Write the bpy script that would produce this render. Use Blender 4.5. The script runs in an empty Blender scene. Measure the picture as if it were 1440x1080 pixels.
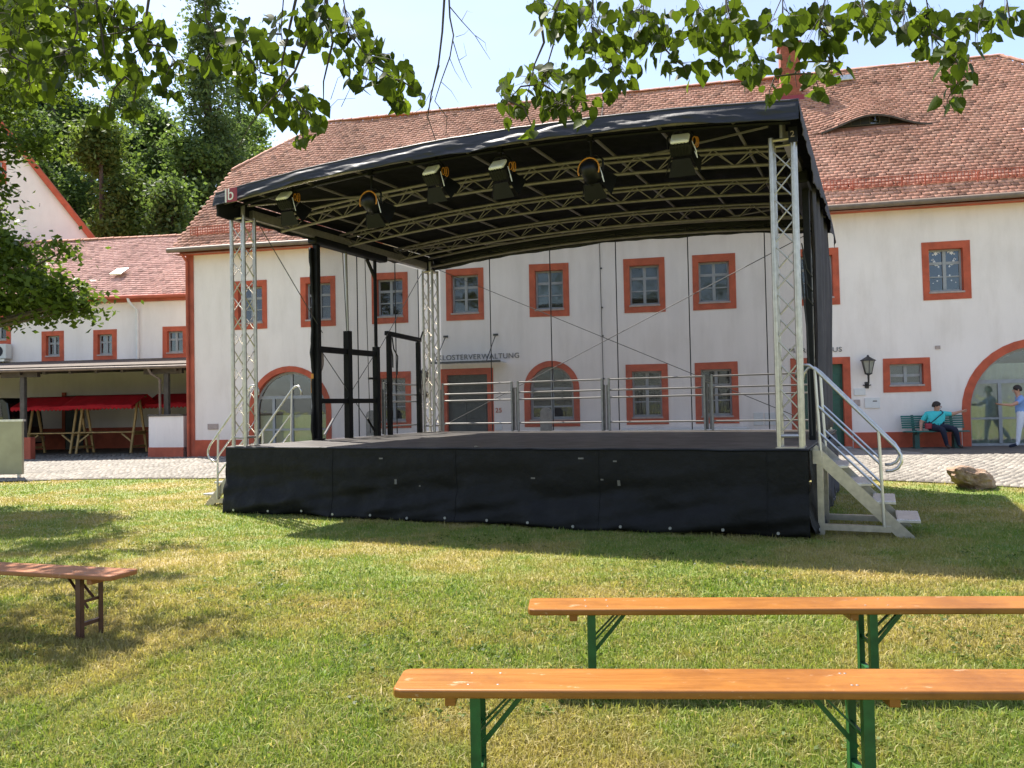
import bpy, bmesh, math, random
import numpy as np
from mathutils import Vector, Matrix
rng = np.random.default_rng(7); random.seed(7)
SC = bpy.context.scene; COL = SC.collection
R = math.radians
# ------------------------------------------------------------------ camera
F, PITCH, ROLL, EYE = 1146.27, .0264, .0197, 1.6      # focal length in photo pixels (1440 wide), radians, metres
cam = bpy.data.cameras.new('camera'); camo = bpy.data.objects.new('camera', cam); COL.objects.link(camo)
cam.sensor_fit = 'HORIZONTAL'; cam.sensor_width = 36; cam.lens = F/1440*36
cam.clip_start = .05; cam.clip_end = 2000
camo.matrix_world = Matrix.Translation((0, 0, EYE)) @ Matrix.Rotation(math.pi/2+PITCH, 4, 'X') @ Matrix.Rotation(-ROLL, 4, 'Z')
SC.camera = camo
# ------------------------------------------------------------------ light
SUN_DIR = Vector((-.341, .46, 1.0)).normalized()       # towards the sun: behind the building, left
elev = math.asin(SUN_DIR.z); az = math.atan2(SUN_DIR.x, SUN_DIR.y)
w = bpy.data.worlds.new('World'); SC.world = w; w.use_nodes = True
nt = w.node_tree; nt.nodes.clear()
sky = nt.nodes.new('ShaderNodeTexSky'); sky.sky_type = 'NISHITA'; sky.sun_disc = False
sky.sun_elevation = elev; sky.sun_rotation = az; sky.air_density = 1.0; sky.dust_density = 1.2; sky.ozone_density = 1.8
bg = nt.nodes.new('ShaderNodeBackground'); bg.inputs[1].default_value = .102
wo = nt.nodes.new('ShaderNodeOutputWorld')
wtc = nt.nodes.new('ShaderNodeTexCoord'); wmp = nt.nodes.new('ShaderNodeMapping'); wmp.inputs['Scale'].default_value = (1, 1, 2.6); nt.links.new(wtc.outputs['Generated'], wmp.inputs['Vector'])
wn = nt.nodes.new('ShaderNodeTexNoise'); wn.inputs['Scale'].default_value = 2.2; wn.inputs['Detail'].default_value = 7; nt.links.new(wmp.outputs[0], wn.inputs['Vector'])
wr_ = nt.nodes.new('ShaderNodeMapRange'); wr_.inputs[1].default_value = .35; wr_.inputs[2].default_value = .75; wr_.inputs[3].default_value = .12; wr_.inputs[4].default_value = .7; nt.links.new(wn.outputs['Fac'], wr_.inputs[0])
wm = nt.nodes.new('ShaderNodeMix'); wm.data_type = 'RGBA'; wm.inputs[7].default_value = (1.95, 2.0, 2.6, 1); nt.links.new(wr_.outputs[0], wm.inputs[0]); nt.links.new(sky.outputs[0], wm.inputs[6])   # thin veil of high cloud
nt.links.new(wm.outputs[2], bg.inputs[0]); nt.links.new(bg.outputs[0], wo.inputs[0])
sl = bpy.data.lights.new('sun', 'SUN'); sl.energy = 3.9; sl.angle = R(.53); sl.color = (1, .94, .85)
so = bpy.data.objects.new('sun', sl); COL.objects.link(so); so.location = (-20, 30, 60)
so.rotation_euler = (-SUN_DIR).to_track_quat('-Z', 'Y').to_euler()
SC.view_settings.view_transform = 'Standard'; SC.view_settings.look = 'None'; SC.view_settings.gamma = 1
SC.view_settings.exposure = 1.70
# ------------------------------------------------------------------ pixel -> place
def ray(x, y):
    dx, dy = x-720, y-540; c, s = math.cos(ROLL), math.sin(ROLL)
    X = dx*c-dy*s; Y = dx*s+dy*c; r, u = X/F, -Y/F
    cp, sp = math.cos(PITCH), math.sin(PITCH)
    return Vector((r, cp-u*sp, sp+u*cp))
def at_depth(x, y, Y):
    d = ray(x, y); return Vector((0, 0, EYE))+d*(Y/d.y)
class Frame:
    def __init__(s, o, a): s.o = Vector(o); s.a = a; s.c = math.cos(a); s.s = math.sin(a)
    def loc(s, P): v = Vector(P)-s.o; return Vector((v.x*s.c+v.y*s.s, -v.x*s.s+v.y*s.c, v.z))
    def world(s, P): return Vector((s.o.x+P[0]*s.c-P[1]*s.s, s.o.y+P[0]*s.s+P[1]*s.c, s.o.z+P[2]))
    def hit(s, px, py, y=0):        # local point where the ray through a pixel meets the plane local-y = y
        d = ray(px, py); dl = Vector((d.x*s.c+d.y*s.s, -d.x*s.s+d.y*s.c, d.z)); o = s.loc((0, 0, EYE))
        return o+dl*((y-o.y)/dl.y)
ST = Frame((-4.5275, 12.892, 0), -.4222)    # stage: x along the front, y towards the back
FA = Frame((0, 23.37, 0), -.2107)           # main facade: x along it, y into the building
W_, D_, DK, TW = 8.66, 6.37, 1.04, 4.69
p0 = FA.world((-10.39, 3.2, 0)); WG = Frame((p0.x, p0.y, 0), -.12)   # lower wing
def sstep(t): t = min(1, max(0, t)); return t*t*(3-2*t)
def gz(X, Y):
    l = FA.loc((X, Y, 0)); zb = .3-.0065*(11-max(-22, min(14, l.x)))
    return zb*(1-sstep((-l.y-2.5)/7))
def gnd(px, py):
    z = .1
    for _ in range(40):
        d = ray(px, py); P = Vector((0, 0, EYE))+d*((z-EYE)/d.z); z = .5*z+.5*gz(P.x, P.y)
    return Vector((P.x, P.y, gz(P.x, P.y)))
# ------------------------------------------------------------------ materials
MATS = {}
def newmat(name):
    m = bpy.data.materials.new(name); m.use_nodes = True; t = m.node_tree
    return m, t, t.nodes['Principled BSDF']
def node(t, typ, **kw):
    n = t.nodes.new(typ)
    for k, v in kw.items(): setattr(n, k, v)
    return n
def noise(t, scale, detail=4, vec=None, rough=.55):
    n = node(t, 'ShaderNodeTexNoise'); n.inputs['Scale'].default_value = scale; n.inputs['Detail'].default_value = detail; n.inputs['Roughness'].default_value = rough
    if vec is not None: t.links.new(vec, n.inputs['Vector'])
    return n.outputs['Fac']
def ramp(t, fac, stops):
    n = node(t, 'ShaderNodeValToRGB'); e = n.color_ramp.elements
    while len(e) < len(stops): e.new(.5)
    for i, (p, c) in enumerate(stops): e[i].position = p; e[i].color = (*c, 1) if len(c) == 3 else c
    t.links.new(fac, n.inputs[0]); return n.outputs[0]
def mix(t, fac, a, b, mode='MIX'):
    n = node(t, 'ShaderNodeMix', data_type='RGBA', blend_type=mode)
    for v, i in ((fac, 0), (a, 6), (b, 7)):
        if isinstance(v, (int, float)): n.inputs[i].default_value = v
        elif isinstance(v, tuple): n.inputs[i].default_value = (*v, 1)
        else: t.links.new(v, n.inputs[i])
    return n.outputs[2]
def bump(t, b, h, strength=.3, dist=.01):
    n = node(t, 'ShaderNodeBump'); n.inputs['Strength'].default_value = strength; n.inputs['Distance'].default_value = dist
    t.links.new(h, n.inputs['Height']); t.links.new(n.outputs[0], b.inputs['Normal'])
def pm(name, col, rough=.6, var=.2, scale=6, bmp=0, bscale=60, metal=0, spec=.5, stretch=None, island=0, bdist=.01):
    m, t, b = newmat(name)
    tc = node(t, 'ShaderNodeTexCoord').outputs['Object']
    if stretch:
        mp = node(t, 'ShaderNodeMapping'); mp.inputs['Scale'].default_value = stretch; t.links.new(tc, mp.inputs['Vector']); tc = mp.outputs[0]
    lo = tuple(c*(1-var) for c in col); hi = tuple(min(1, c*(1+var)) for c in col)
    c = ramp(t, noise(t, scale, 5, tc), [(.3, lo), (.7, hi)])
    if island:
        g = node(t, 'ShaderNodeNewGeometry').outputs['Random Per Island']
        c = mix(t, 1, c, ramp(t, g, [(0, (1-island,)*3), (1, (1+island,)*3)]), 'MULTIPLY')
    t.links.new(c, b.inputs['Base Color'])
    b.inputs['Roughness'].default_value = rough; b.inputs['Metallic'].default_value = metal; b.inputs['Specular IOR Level'].default_value = spec
    if bmp: bump(t, b, noise(t, bscale, 4, tc), bmp, bdist)
    MATS[name] = m; return m
def plaster(name, col, dirt):
    m, t, b = newmat(name); tc = node(t, 'ShaderNodeTexCoord').outputs['Object']
    mp = node(t, 'ShaderNodeMapping'); mp.inputs['Scale'].default_value = (1.2, 1, .3); t.links.new(tc, mp.inputs['Vector'])
    base = ramp(t, noise(t, .7, 6, tc), [(.3, tuple(c*.95 for c in col)), (.7, tuple(min(1, c*1.04) for c in col))])
    streak = ramp(t, noise(t, 1.7, 7, mp.outputs[0], .65), [(.46, (1, 1, 1)), (.75, dirt)])
    c = mix(t, .45, base, streak, 'MULTIPLY')
    t.links.new(c, b.inputs['Base Color']); b.inputs['Roughness'].default_value = .92; b.inputs['Specular IOR Level'].default_value = .2
    bump(t, b, noise(t, 22, 6, tc), .25, .012); MATS[name] = m
plaster('plaster', (.90, .805, .735), (.74, .71, .67))
plaster('plaster_wing', (.89, .805, .75), (.80, .77, .75))
pm('red_paint', (.50, .10, .046), .8, .22, 3.5, .25, 30)
pm('red_worn', (.46, .11, .06), .85, .22, 2.2, .3, 30)
pm('grey_wood', (.33, .34, .34), .55, .1, 8)
pm('sill_stone', (.42, .33, .29), .8, .15, 10, .2, 60)
pm('dark_inside', (.03, .03, .034), .9, .2, 2)
pm('curtain', (.62, .62, .58), .9, .06, 12)
pm('blind_blue', (.045, .085, .28), .7, .1, 4)
pm('white_paper', (.8, .8, .8), .8, .05, 8)
pm('green_door', (.012, .085, .055), .45, .2, 5)
pm('dark_door', (.06, .065, .06), .5, .25, 6, 0)
pm('lamp_metal', (.045, .042, .04), .5, .25, 12, metal=.3)
pm('lamp_glass', (.32, .32, .27), .25, .15, 10)
pm('gutter', (.20, .145, .105), .6, .2, 6)
pm('white_pipe', (.74, .74, .73), .5, .06, 6)
pm('alu', (.50, .465, .41), .34, .15, 14, metal=.8); pm('galv_shaded', (.36, .35, .33), .42, .15, 12, metal=.6); pm('dormer_shade', (.028, .022, .018), .9, .3, 6); pm('lamp_cover_skylit', (.85, .85, .85), .35, .04, 8)
pm('alu_dull', (.25, .225, .21), .5, .2, 10, metal=.5)
pm('galv', (.60, .575, .55), .36, .15, 12, metal=.85)
pm('black_steel', (.008, .008, .008), .5, .3, 10, spec=.22)
pm('black_plastic', (.008, .008, .008), .42, .25, 14, spec=.3)
pm('orange_cable', (.55, .22, .02), .5, .15, 20)
pm('cable', (.015, .015, .016), .6, .2, 20)
pm('steel_wire', (.07, .07, .07), .6, .2, 20, metal=.2)
pm('white_cable', (.75, .75, .73), .5, .05, 20)
pm('stone', (.30, .28, .25), .9, .25, 6, .5, 25)
pm('slab', (.24, .21, .18), .9, .25, 3, .4, 30, island=0)
pm('bark', (.085, .065, .048), .95, .35, 9, .9, 24, stretch=(1, 1, .25), bdist=.03)
pm('twig', (.055, .045, .032), .9, .25, 20)
pm('skin', (.50, .27, .18), .55, .08, 14)
pm('hair_dark', (.022, .014, .010), .6, .3, 60)
pm('turquoise', (.06, .55, .55), .85, .08, 14)
pm('navy', (.012, .016, .035), .85, .2, 20)
pm('shoe_brown', (.06, .035, .025), .6, .2, 20)
pm('light_blue', (.22, .36, .66), .85, .08, 14)
pm('white_cloth', (.72, .73, .78), .85, .05, 14)
pm('bag_red', (.30, .02, .035), .5, .15, 20)
pm('bench_green', (.018, .14, .115), .5, .2, 8)
pm('bench_iron', (.02, .075, .06), .5, .2, 8)
pm('awning_red', (.60, .010, .024), .8, .15, 3)
pm('pine', (.52, .34, .13), .65, .22, 6, .2, 50, stretch=(1, 1, .2))
pm('dark_timber', (.085, .065, .05), .85, .3, 5, .3, 40)
pm('timber_grey', (.10, .085, .07), .85, .3, 5, .3, 40)
pm('panel_tan', (.33, .31, .22), .4, .15, 2, metal=.35)
pm('car_paint', (.012, .013, .015), .2, .1, 2); pm('rubber', (.02, .02, .02), .9, .2, 10)
pm('ac_white', (.62, .62, .58), .5, .05, 6)
pm('tile_plain', (.36, .15, .095), .85, .25, 4)
pm('brick', (.34, .10, .06), .9, .25, 12, .5, 30)
pm('logo_red', (.28, .03, .045), .5, .05, 4)
pm('letter', (.19, .18, .17), .8, .1, 10)
pm('sign_white', (.74, .72, .68), .6, .04, 10)
pm('tape', (.16, .15, .13), .7, .2, 20); pm('eyelet', (.45, .45, .44), .35, .1, 20, metal=.8)
pm('green_frame', (.012, .095, .022), .42, .3, 14, .1, 40)
pm('brown_frame', (.09, .035, .018), .55, .3, 12)
def glass(name, tint, rough=.03, refl=1.0, trans=.75):
    m, t, b = newmat(name); t.nodes.remove(b); out = [n for n in t.nodes if n.type == 'OUTPUT_MATERIAL'][0]
    tr = node(t, 'ShaderNodeBsdfTransparent'); tr.inputs[0].default_value = (*tint, 1)
    gl = node(t, 'ShaderNodeBsdfGlossy'); gl.inputs['Roughness'].default_value = rough; gl.inputs[0].default_value = (refl, refl, refl, 1)
    fr = node(t, 'ShaderNodeFresnel'); fr.inputs[0].default_value = 1.75
    tc = node(t, 'ShaderNodeTexCoord').outputs['Object']
    bp = node(t, 'ShaderNodeBump'); bp.inputs['Strength'].default_value = .12; bp.inputs['Distance'].default_value = .02
    t.links.new(noise(t, 2.2, 2, tc), bp.inputs['Height']); t.links.new(bp.outputs[0], gl.inputs['Normal'])
    mx = node(t, 'ShaderNodeMixShader'); t.links.new(fr.outputs[0], mx.inputs[0]); t.links.new(tr.outputs[0], mx.inputs[1]); t.links.new(gl.outputs[0], mx.inputs[2])
    t.links.new(mx.outputs[0], out.inputs[0]); MATS[name] = m
glass('glass', (.55, .6, .62)); glass('glass_clear', (.85, .9, .88))
def cloth(name, col, cover, trans=0):            # see-through stage gauze
    m, t, b = newmat(name); out = [n for n in t.nodes if n.type == 'OUTPUT_MATERIAL'][0]
    b.inputs['Base Color'].default_value = (*col, 1); b.inputs['Roughness'].default_value = .9; b.inputs['Specular IOR Level'].default_value = .1
    tc = node(t, 'ShaderNodeTexCoord').outputs['Object']
    mp = node(t, 'ShaderNodeMapping'); mp.inputs['Scale'].default_value = (2.2, 2.2, .12); t.links.new(tc, mp.inputs['Vector'])
    cv = node(t, 'ShaderNodeMapRange'); cv.inputs[3].default_value = cover*.82; cv.inputs[4].default_value = cover*1.22
    t.links.new(noise(t, 1.5, 5, mp.outputs[0]), cv.inputs[0])
    tr = node(t, 'ShaderNodeBsdfTransparent'); mx = node(t, 'ShaderNodeMixShader')
    t.links.new(cv.outputs[0], mx.inputs[0]); t.links.new(tr.outputs[0], mx.inputs[1]); t.links.new(b.outputs[0], mx.inputs[2]); t.links.new(mx.outputs[0], out.inputs[0])
    MATS[name] = m
cloth('gauze', (.12, .118, .12), .37)
def vinyl(name, col, rough, bs=5, st=.5):
    m, t, b = newmat(name); tc = node(t, 'ShaderNodeTexCoord').outputs['Object']
    c = ramp(t, noise(t, 3, 5, tc), [(.3, tuple(x*.75 for x in col)), (.7, tuple(x*1.3 for x in col))]); t.links.new(c, b.inputs['Base Color'])
    rr = node(t, 'ShaderNodeMapRange'); rr.inputs[3].default_value = rough*.75; rr.inputs[4].default_value = rough*1.35
    t.links.new(noise(t, 6, 5, tc), rr.inputs[0]); t.links.new(rr.outputs[0], b.inputs['Roughness'])
    bump(t, b, noise(t, bs, 6, tc), st, .03); MATS[name] = m
vinyl('vinyl', (.010, .0105, .0125), .46, 5, .2); vinyl('canvas_shaded', (.0045, .0045, .0045), .8, 7, .3); MATS['canvas_shaded'].node_tree.nodes['Principled BSDF'].inputs['Specular IOR Level'].default_value = .15  # roof skin: darker copy of the vinyl, its colour standing for shade underneath
vinyl('skirt', (.0058, .0056, .005), .64, 7, .7)
MATS['skirt'].node_tree.nodes['Principled BSDF'].inputs['Specular IOR Level'].default_value = .3
vinyl('curtain_dark', (.040, .036, .045), .8, 5, .4)
def deckmat():
    m, t, b = newmat('deck'); tc = node(t, 'ShaderNodeTexCoord').outputs['Object']
    c = ramp(t, noise(t, 1.6, 7, tc, .65), [(.3, (.035, .030, .026)), (.72, (.085, .073, .062))])
    t.links.new(c, b.inputs['Base Color'])
    rr = node(t, 'ShaderNodeMapRange'); rr.inputs[3].default_value = .35; rr.inputs[4].default_value = .65
    t.links.new(noise(t, 3.5, 6, tc), rr.inputs[0]); t.links.new(rr.outputs[0], b.inputs['Roughness']); bump(t, b, noise(t, 120, 3, tc), .15, .004); MATS['deck'] = m
deckmat()
def tiles(name, cols, moss):
    m, t, b = newmat(name); g = node(t, 'ShaderNodeNewGeometry'); isl = g.outputs['Random Per Island']
    tc = node(t, 'ShaderNodeTexCoord').outputs['Object']
    c = ramp(t, isl, [(i/(len(cols)-1), k) for i, k in enumerate(cols)])
    big = ramp(t, noise(t, .35, 6, tc, .65), [(.42, (1, 1, 1)), (.72, moss)])
    c = mix(t, .8, c, big, 'MULTIPLY'); c = mix(t, .5, c, ramp(t, noise(t, 1.25, 9, tc, .7), [(.52, (1, 1, 1)), (.66, (.55, .53, .5))]), 'MULTIPLY')
    fine = ramp(t, noise(t, 9, 5, tc), [(.3, (.75, .75, .75)), (.65, (1.08, 1.06, 1.04))]); c = mix(t, 1, c, fine, 'MULTIPLY')
    t.links.new(c, b.inputs['Base Color']); b.inputs['Roughness'].default_value = .85; b.inputs['Specular IOR Level'].default_value = .3
    MATS[name] = m
TC = [(.48, .235, .16), (.63, .32, .225), (.68, .365, .26), (.57, .28, .195), (.70, .395, .285), (.64, .335, .235), (.30, .16, .115)]
tiles('roof_tile', TC, (.55, .52, .48)); tiles('wing_tile', [(.56, .31, .26), (.64, .37, .31), (.68, .41, .35), (.58, .33, .28), (.40, .23, .19)], (.75, .72, .7))
def leafmat(name, cols, trans, tcol, rough=.45, patch=.4):
    m, t, b = newmat(name); out = [n for n in t.nodes if n.type == 'OUTPUT_MATERIAL'][0]
    g = node(t, 'ShaderNodeNewGeometry'); oi = node(t, 'ShaderNodeObjectInfo')
    ad = node(t, 'ShaderNodeMath', operation='ADD'); t.links.new(g.outputs['Random Per Island'], ad.inputs[0]); t.links.new(oi.outputs['Random'], ad.inputs[1])
    fr = node(t, 'ShaderNodeMath', operation='FRACT'); t.links.new(ad.outputs[0], fr.inputs[0])
    c = ramp(t, fr.outputs[0], [(i/(len(cols)-1), k) for i, k in enumerate(cols)])
    pn = ramp(t, noise(t, patch, 3, g.outputs['Position']), [(.35, (.72, .75, .72)), (.65, (1.2, 1.2, 1.1))]); c = mix(t, 1, c, pn, 'MULTIPLY')
    t.links.new(c, b.inputs['Base Color']); b.inputs['Roughness'].default_value = rough; b.inputs['Specular IOR Level'].default_value = .07
    tl = node(t, 'ShaderNodeBsdfTranslucent'); tcn = mix(t, 1, c, tcol, 'MULTIPLY'); t.links.new(tcn, tl.inputs[0])
    mx = node(t, 'ShaderNodeMixShader'); mx.inputs[0].default_value = trans
    t.links.new(b.outputs[0], mx.inputs[1]); t.links.new(tl.outputs[0], mx.inputs[2]); t.links.new(mx.outputs[0], out.inputs[0]); MATS[name] = m
leafmat('linden_leaf', [(.036, .052, .010), (.050, .074, .013), (.085, .118, .018), (.042, .062, .012), (.034, .05, .010)], .44, (1.95, 2.0, .8), .5, 2.5)
leafmat('oak_leaf', [(.048, .072, .016), (.072, .105, .022), (.10, .14, .03), (.06, .088, .019)], .35, (1.9, 2.0, .9), .4, .8)
leafmat('wood_a', [(.07, .105, .045), (.10, .145, .058), (.13, .18, .07)], .35, (1.6, 1.7, .8), .55, .25)
leafmat('wood_b', [(.085, .125, .04), (.115, .155, .05), (.145, .19, .065)], .35, (1.6, 1.7, .8), .55, .25)
leafmat('wood_c', [(.078, .112, .06), (.10, .142, .07), (.13, .172, .08)], .34, (1.5, 1.6, .8), .55, .25)
def grassmat(name, isl):
    m, t, b = newmat(name); g = node(t, 'ShaderNodeNewGeometry'); P = g.outputs['Position']; out = [n for n in t.nodes if n.type == 'OUTPUT_MATERIAL'][0]
    green = (.155, .218, .034); lush = (.115, .20, .026); straw = (.48, .38, .20); olive = (.26, .235, .07)
    dry = noise(t, .42, 7, P, .66); dry2 = noise(t, 3.2, 5, P, .6)
    a1 = ramp(t, dry, [(.36, lush), (.47, green), (.55, olive), (.65, (.39, .31, .145))])
    a2 = ramp(t, dry2, [(.40, (.1, .1, .1)), (.70, (.8, .8, .8))]); c = mix(t, a2, a1, mix(t, .45, a1, straw))
    if isl:
        c = mix(t, ramp(t, g.outputs['Random Per Island'], [(.80, (0, 0, 0)), (.93, (.75, .75, .75))]), c, straw)
        sh = node(t, 'ShaderNodeMath', operation='MULTIPLY'); t.links.new(g.outputs['Random Per Island'], sh.inputs[0]); sh.inputs[1].default_value = 17.3
        f2 = node(t, 'ShaderNodeMath', operation='FRACT'); t.links.new(sh.outputs[0], f2.inputs[0])
        c = mix(t, 1, c, ramp(t, f2.outputs[0], [(0, (.82, .84, .8)), (1, (1.2, 1.2, 1.15))]), 'MULTIPLY')
    t.links.new(c, b.inputs['Base Color']); b.inputs['Roughness'].default_value = .6; b.inputs['Specular IOR Level'].default_value = .3
    if isl:
        tl = node(t, 'ShaderNodeBsdfTranslucent'); t.links.new(mix(t, 1, c, (1.5, 1.55, .9), 'MULTIPLY'), tl.inputs[0]); mx = node(t, 'ShaderNodeMixShader'); mx.inputs[0].default_value = .35
        t.links.new(b.outputs[0], mx.inputs[1]); t.links.new(tl.outputs[0], mx.inputs[2]); t.links.new(mx.outputs[0], out.inputs[0])
    else: bump(t, b, noise(t, 70, 5, P), .8, .03)
    MATS[name] = m
grassmat('lawn', 0); grassmat('grass', 1)
def woodmat(name, c0, c1, rough):
    m, t, b = newmat(name); tc = node(t, 'ShaderNodeTexCoord').outputs['Object']
    mp = node(t, 'ShaderNodeMapping'); mp.inputs['Scale'].default_value = (.55, 9, 9); t.links.new(tc, mp.inputs['Vector'])
    wv = noise(t, 4.5, 9, mp.outputs[0], .72)
    c = ramp(t, wv, [(.25, c0), (.5, tuple((a+b_)/2 for a, b_ in zip(c0, c1))), (.75, c1)])
    scr = node(t, 'ShaderNodeMapping'); scr.inputs['Scale'].default_value = (3.5, 7, 7); scr.inputs['Rotation'].default_value = (0, 0, .5); t.links.new(tc, scr.inputs['Vector'])
    s = ramp(t, noise(t, 2.6, 9, scr.outputs[0], .75), [(.61, (0, 0, 0)), (.68, (.45, .45, .45))]); c = mix(t, s, c, (.72, .52, .36))
    d = ramp(t, noise(t, 1.4, 6, tc, .7), [(.50, (1, 1, 1)), (.70, (.5, .43, .38))]); c = mix(t, .8, c, d, 'MULTIPLY')
    t.links.new(c, b.inputs['Base Color'])
    rr = node(t, 'ShaderNodeMapRange'); rr.inputs[3].default_value = rough*.7; rr.inputs[4].default_value = rough*1.5; t.links.new(wv, rr.inputs[0]); t.links.new(rr.outputs[0], b.inputs['Roughness'])
    bump(t, b, wv, .18, .004); MATS[name] = m
woodmat('bench_wood', (.215, .075, .009), (.35, .140, .019), .34); woodmat('bench_wood_red', (.25, .085, .028), (.38, .145, .05), .36)
def cobblemat():
    m, t, b = newmat('cobble'); g = node(t, 'ShaderNodeNewGeometry'); P = g.outputs['Position']
    c = ramp(t, g.outputs['Random Per Island'], [(0, (.17, .152, .13)), (.5, (.235, .212, .18)), (1, (.30, .275, .235))])
    c = mix(t, .8, c, ramp(t, noise(t, .8, 5, P), [(.3, (.8, .8, .78)), (.7, (1.1, 1.08, 1.05))]), 'MULTIPLY')
    t.links.new(c, b.inputs['Base Color']); b.inputs['Roughness'].default_value = .8; MATS['cobble'] = m
cobblemat(); pm('joint_sand', (.115, .098, .078), .95, .25, 4, .4, 60)
def rockmat():
    m, t, b = newmat('rock'); tc = node(t, 'ShaderNodeTexCoord').outputs['Object']; g = node(t, 'ShaderNodeNewGeometry')
    c = ramp(t, noise(t, 5, 8, tc, .7), [(.3, (.13, .085, .055)), (.5, (.30, .19, .12)), (.72, (.48, .37, .28))])
    t.links.new(c, b.inputs['Base Color']); b.inputs['Roughness'].default_value = .85; bump(t, b, noise(t, 11, 8, tc, .7), .8, .04); MATS['rock'] = m
rockmat()
# ------------------------------------------------------------------ mesh helpers
class MB:
    def __init__(s): s.v = []; s.f = []
    def add(s, vs, fs):
        k = len(s.v); s.v += [tuple(v) for v in vs]; s.f += [tuple(i+k for i in f) for f in fs]; return s
    def box(s, x0, x1, y0, y1, z0, z1):
        return s.add([(x, y, z) for x in (x0, x1) for y in (y0, y1) for z in (z0, z1)], [(0, 1, 3, 2), (4, 6, 7, 5), (0, 4, 5, 1), (2, 3, 7, 6), (0, 2, 6, 4), (1, 5, 7, 3)])
    def beam(s, p, q, w, h, up=(0, 0, 1)):
        p, q = Vector(p), Vector(q); d = (q-p).normalized(); u = Vector(up)
        if abs(d.dot(u)) > .98: u = Vector((0, 1, 0))
        sx = d.cross(u).normalized(); uz = sx.cross(d).normalized()
        vs = [c+sx*(a*w/2)+uz*(b*h/2) for c in (p, q) for a, b in ((-1, -1), (1, -1), (1, 1), (-1, 1))]
        return s.add(vs, [(3, 2, 1, 0), (4, 5, 6, 7), (0, 1, 5, 4), (1, 2, 6, 5), (2, 3, 7, 6), (3, 0, 4, 7)])
    def path(s, pts, r, n=8, cap=True):
        pts = [Vector(p) for p in pts]; rs = r if isinstance(r, (list, tuple)) else [r]*len(pts); k = len(s.v); prev = None
        for i, p in enumerate(pts):
            d = (pts[min(i+1, len(pts)-1)]-pts[max(i-1, 0)]).normalized()
            if prev is None:
                u = Vector((0, 0, 1)) if abs(d.z) < .9 else Vector((1, 0, 0)); a = d.cross(u).normalized()
            else: a = (prev-d*prev.dot(d)).normalized()
            prev = a; b = d.cross(a)
            for j in range(n):
                t = 2*math.pi*j/n; s.v.append(tuple(p+(a*math.cos(t)+b*math.sin(t))*rs[i]))
        for i in range(len(pts)-1):
            for j in range(n):
                j2 = (j+1) % n; s.f.append((k+i*n+j, k+i*n+j2, k+(i+1)*n+j2, k+(i+1)*n+j))
        if cap: s.f.append(tuple(k+j for j in range(n))[::-1]); s.f.append(tuple(k+(len(pts)-1)*n+j for j in range(n)))
        return s
    def tube(s, p, q, r, n=8): return s.path([p, q], r, n)
    def prism(s, poly, off):                 # flat polygon extruded by a vector
        n = len(poly); off = Vector(off); k = len(s.v)
        s.v += [tuple(Vector(p)) for p in poly]+[tuple(Vector(p)+off) for p in poly]
        s.f.append(tuple(k+i for i in range(n))[::-1]); s.f.append(tuple(k+n+i for i in range(n)))
        for i in range(n): j = (i+1) % n; s.f.append((k+i, k+j, k+n+j, k+n+i))
        return s
    def lathe(s, prof, c=(0, 0, 0), n=12, axis='z'):
        k = len(s.v)
        for r, z in prof:
            for j in range(n):
                t = 2*math.pi*j/n
                P = (r*math.cos(t), r*math.sin(t), z) if axis == 'z' else (r*math.cos(t), z, r*math.sin(t))
                s.v.append((c[0]+P[0], c[1]+P[1], c[2]+P[2]))
        for i in range(len(prof)-1):
            for j in range(n): j2 = (j+1) % n; s.f.append((k+i*n+j, k+i*n+j2, k+(i+1)*n+j2, k+(i+1)*n+j))
        s.f.append(tuple(k+j for j in range(n))); s.f.append(tuple(k+(len(prof)-1)*n+j for j in range(n)))
        return s
    def grid(s, fn, nu, nv):
        k = len(s.v)
        for i in range(nu+1):
            for j in range(nv+1): s.v.append(tuple(fn(i/nu, j/nv)))
        for i in range(nu):
            for j in range(nv): a = k+i*(nv+1)+j; s.f.append((a, a+nv+1, a+nv+2, a+1))
        return s
    def ball(s, c, rx, ry, rz, nu=10, nv=6):
        k = len(s.v); s.v.append((c[0], c[1], c[2]-rz))
        for i in range(1, nv):
            ph = -math.pi/2+math.pi*i/nv
            for j in range(nu): t = 2*math.pi*j/nu; s.v.append((c[0]+rx*math.cos(ph)*math.cos(t), c[1]+ry*math.cos(ph)*math.sin(t), c[2]+rz*math.sin(ph)))
        s.v.append((c[0], c[1], c[2]+rz)); top = len(s.v)-1
        for j in range(nu):
            j2 = (j+1) % nu; s.f.append((k, k+1+j2, k+1+j)); s.f.append((top, k+1+(nv-2)*nu+j, k+1+(nv-2)*nu+j2))
            for i in range(nv-2): a = k+1+i*nu; s.f.append((a+j, a+j2, a+nu+j2, a+nu+j))
        return s
    def mesh(s, name, mat, smooth=False, fix=True):
        me = bpy.data.meshes.new(name); me.from_pydata(s.v, [], s.f); me.materials.append(MATS[mat])
        if fix:
            b = bmesh.new(); b.from_mesh(me); bmesh.ops.recalc_face_normals(b, faces=b.faces); b.to_mesh(me); b.free()
        if smooth:
            me.polygons.foreach_set('use_smooth', [True]*len(me.polygons))
            if smooth != 1 and smooth != True: me.set_sharp_from_angle(angle=smooth)
        me.update(); return me
    def build(s, name, mat, parent=None, smooth=False, fix=True, bevel=0, solid=0):
        o = bpy.data.objects.new(name, s.mesh(name, mat, smooth, fix)); COL.objects.link(o); o.parent = parent
        if solid: m = o.modifiers.new('thick', 'SOLIDIFY'); m.thickness = solid; m.offset = 0
        if bevel: m = o.modifiers.new('bevel', 'BEVEL'); m.width = bevel; m.segments = 2; m.limit_method = 'ANGLE'
        return o
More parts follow.
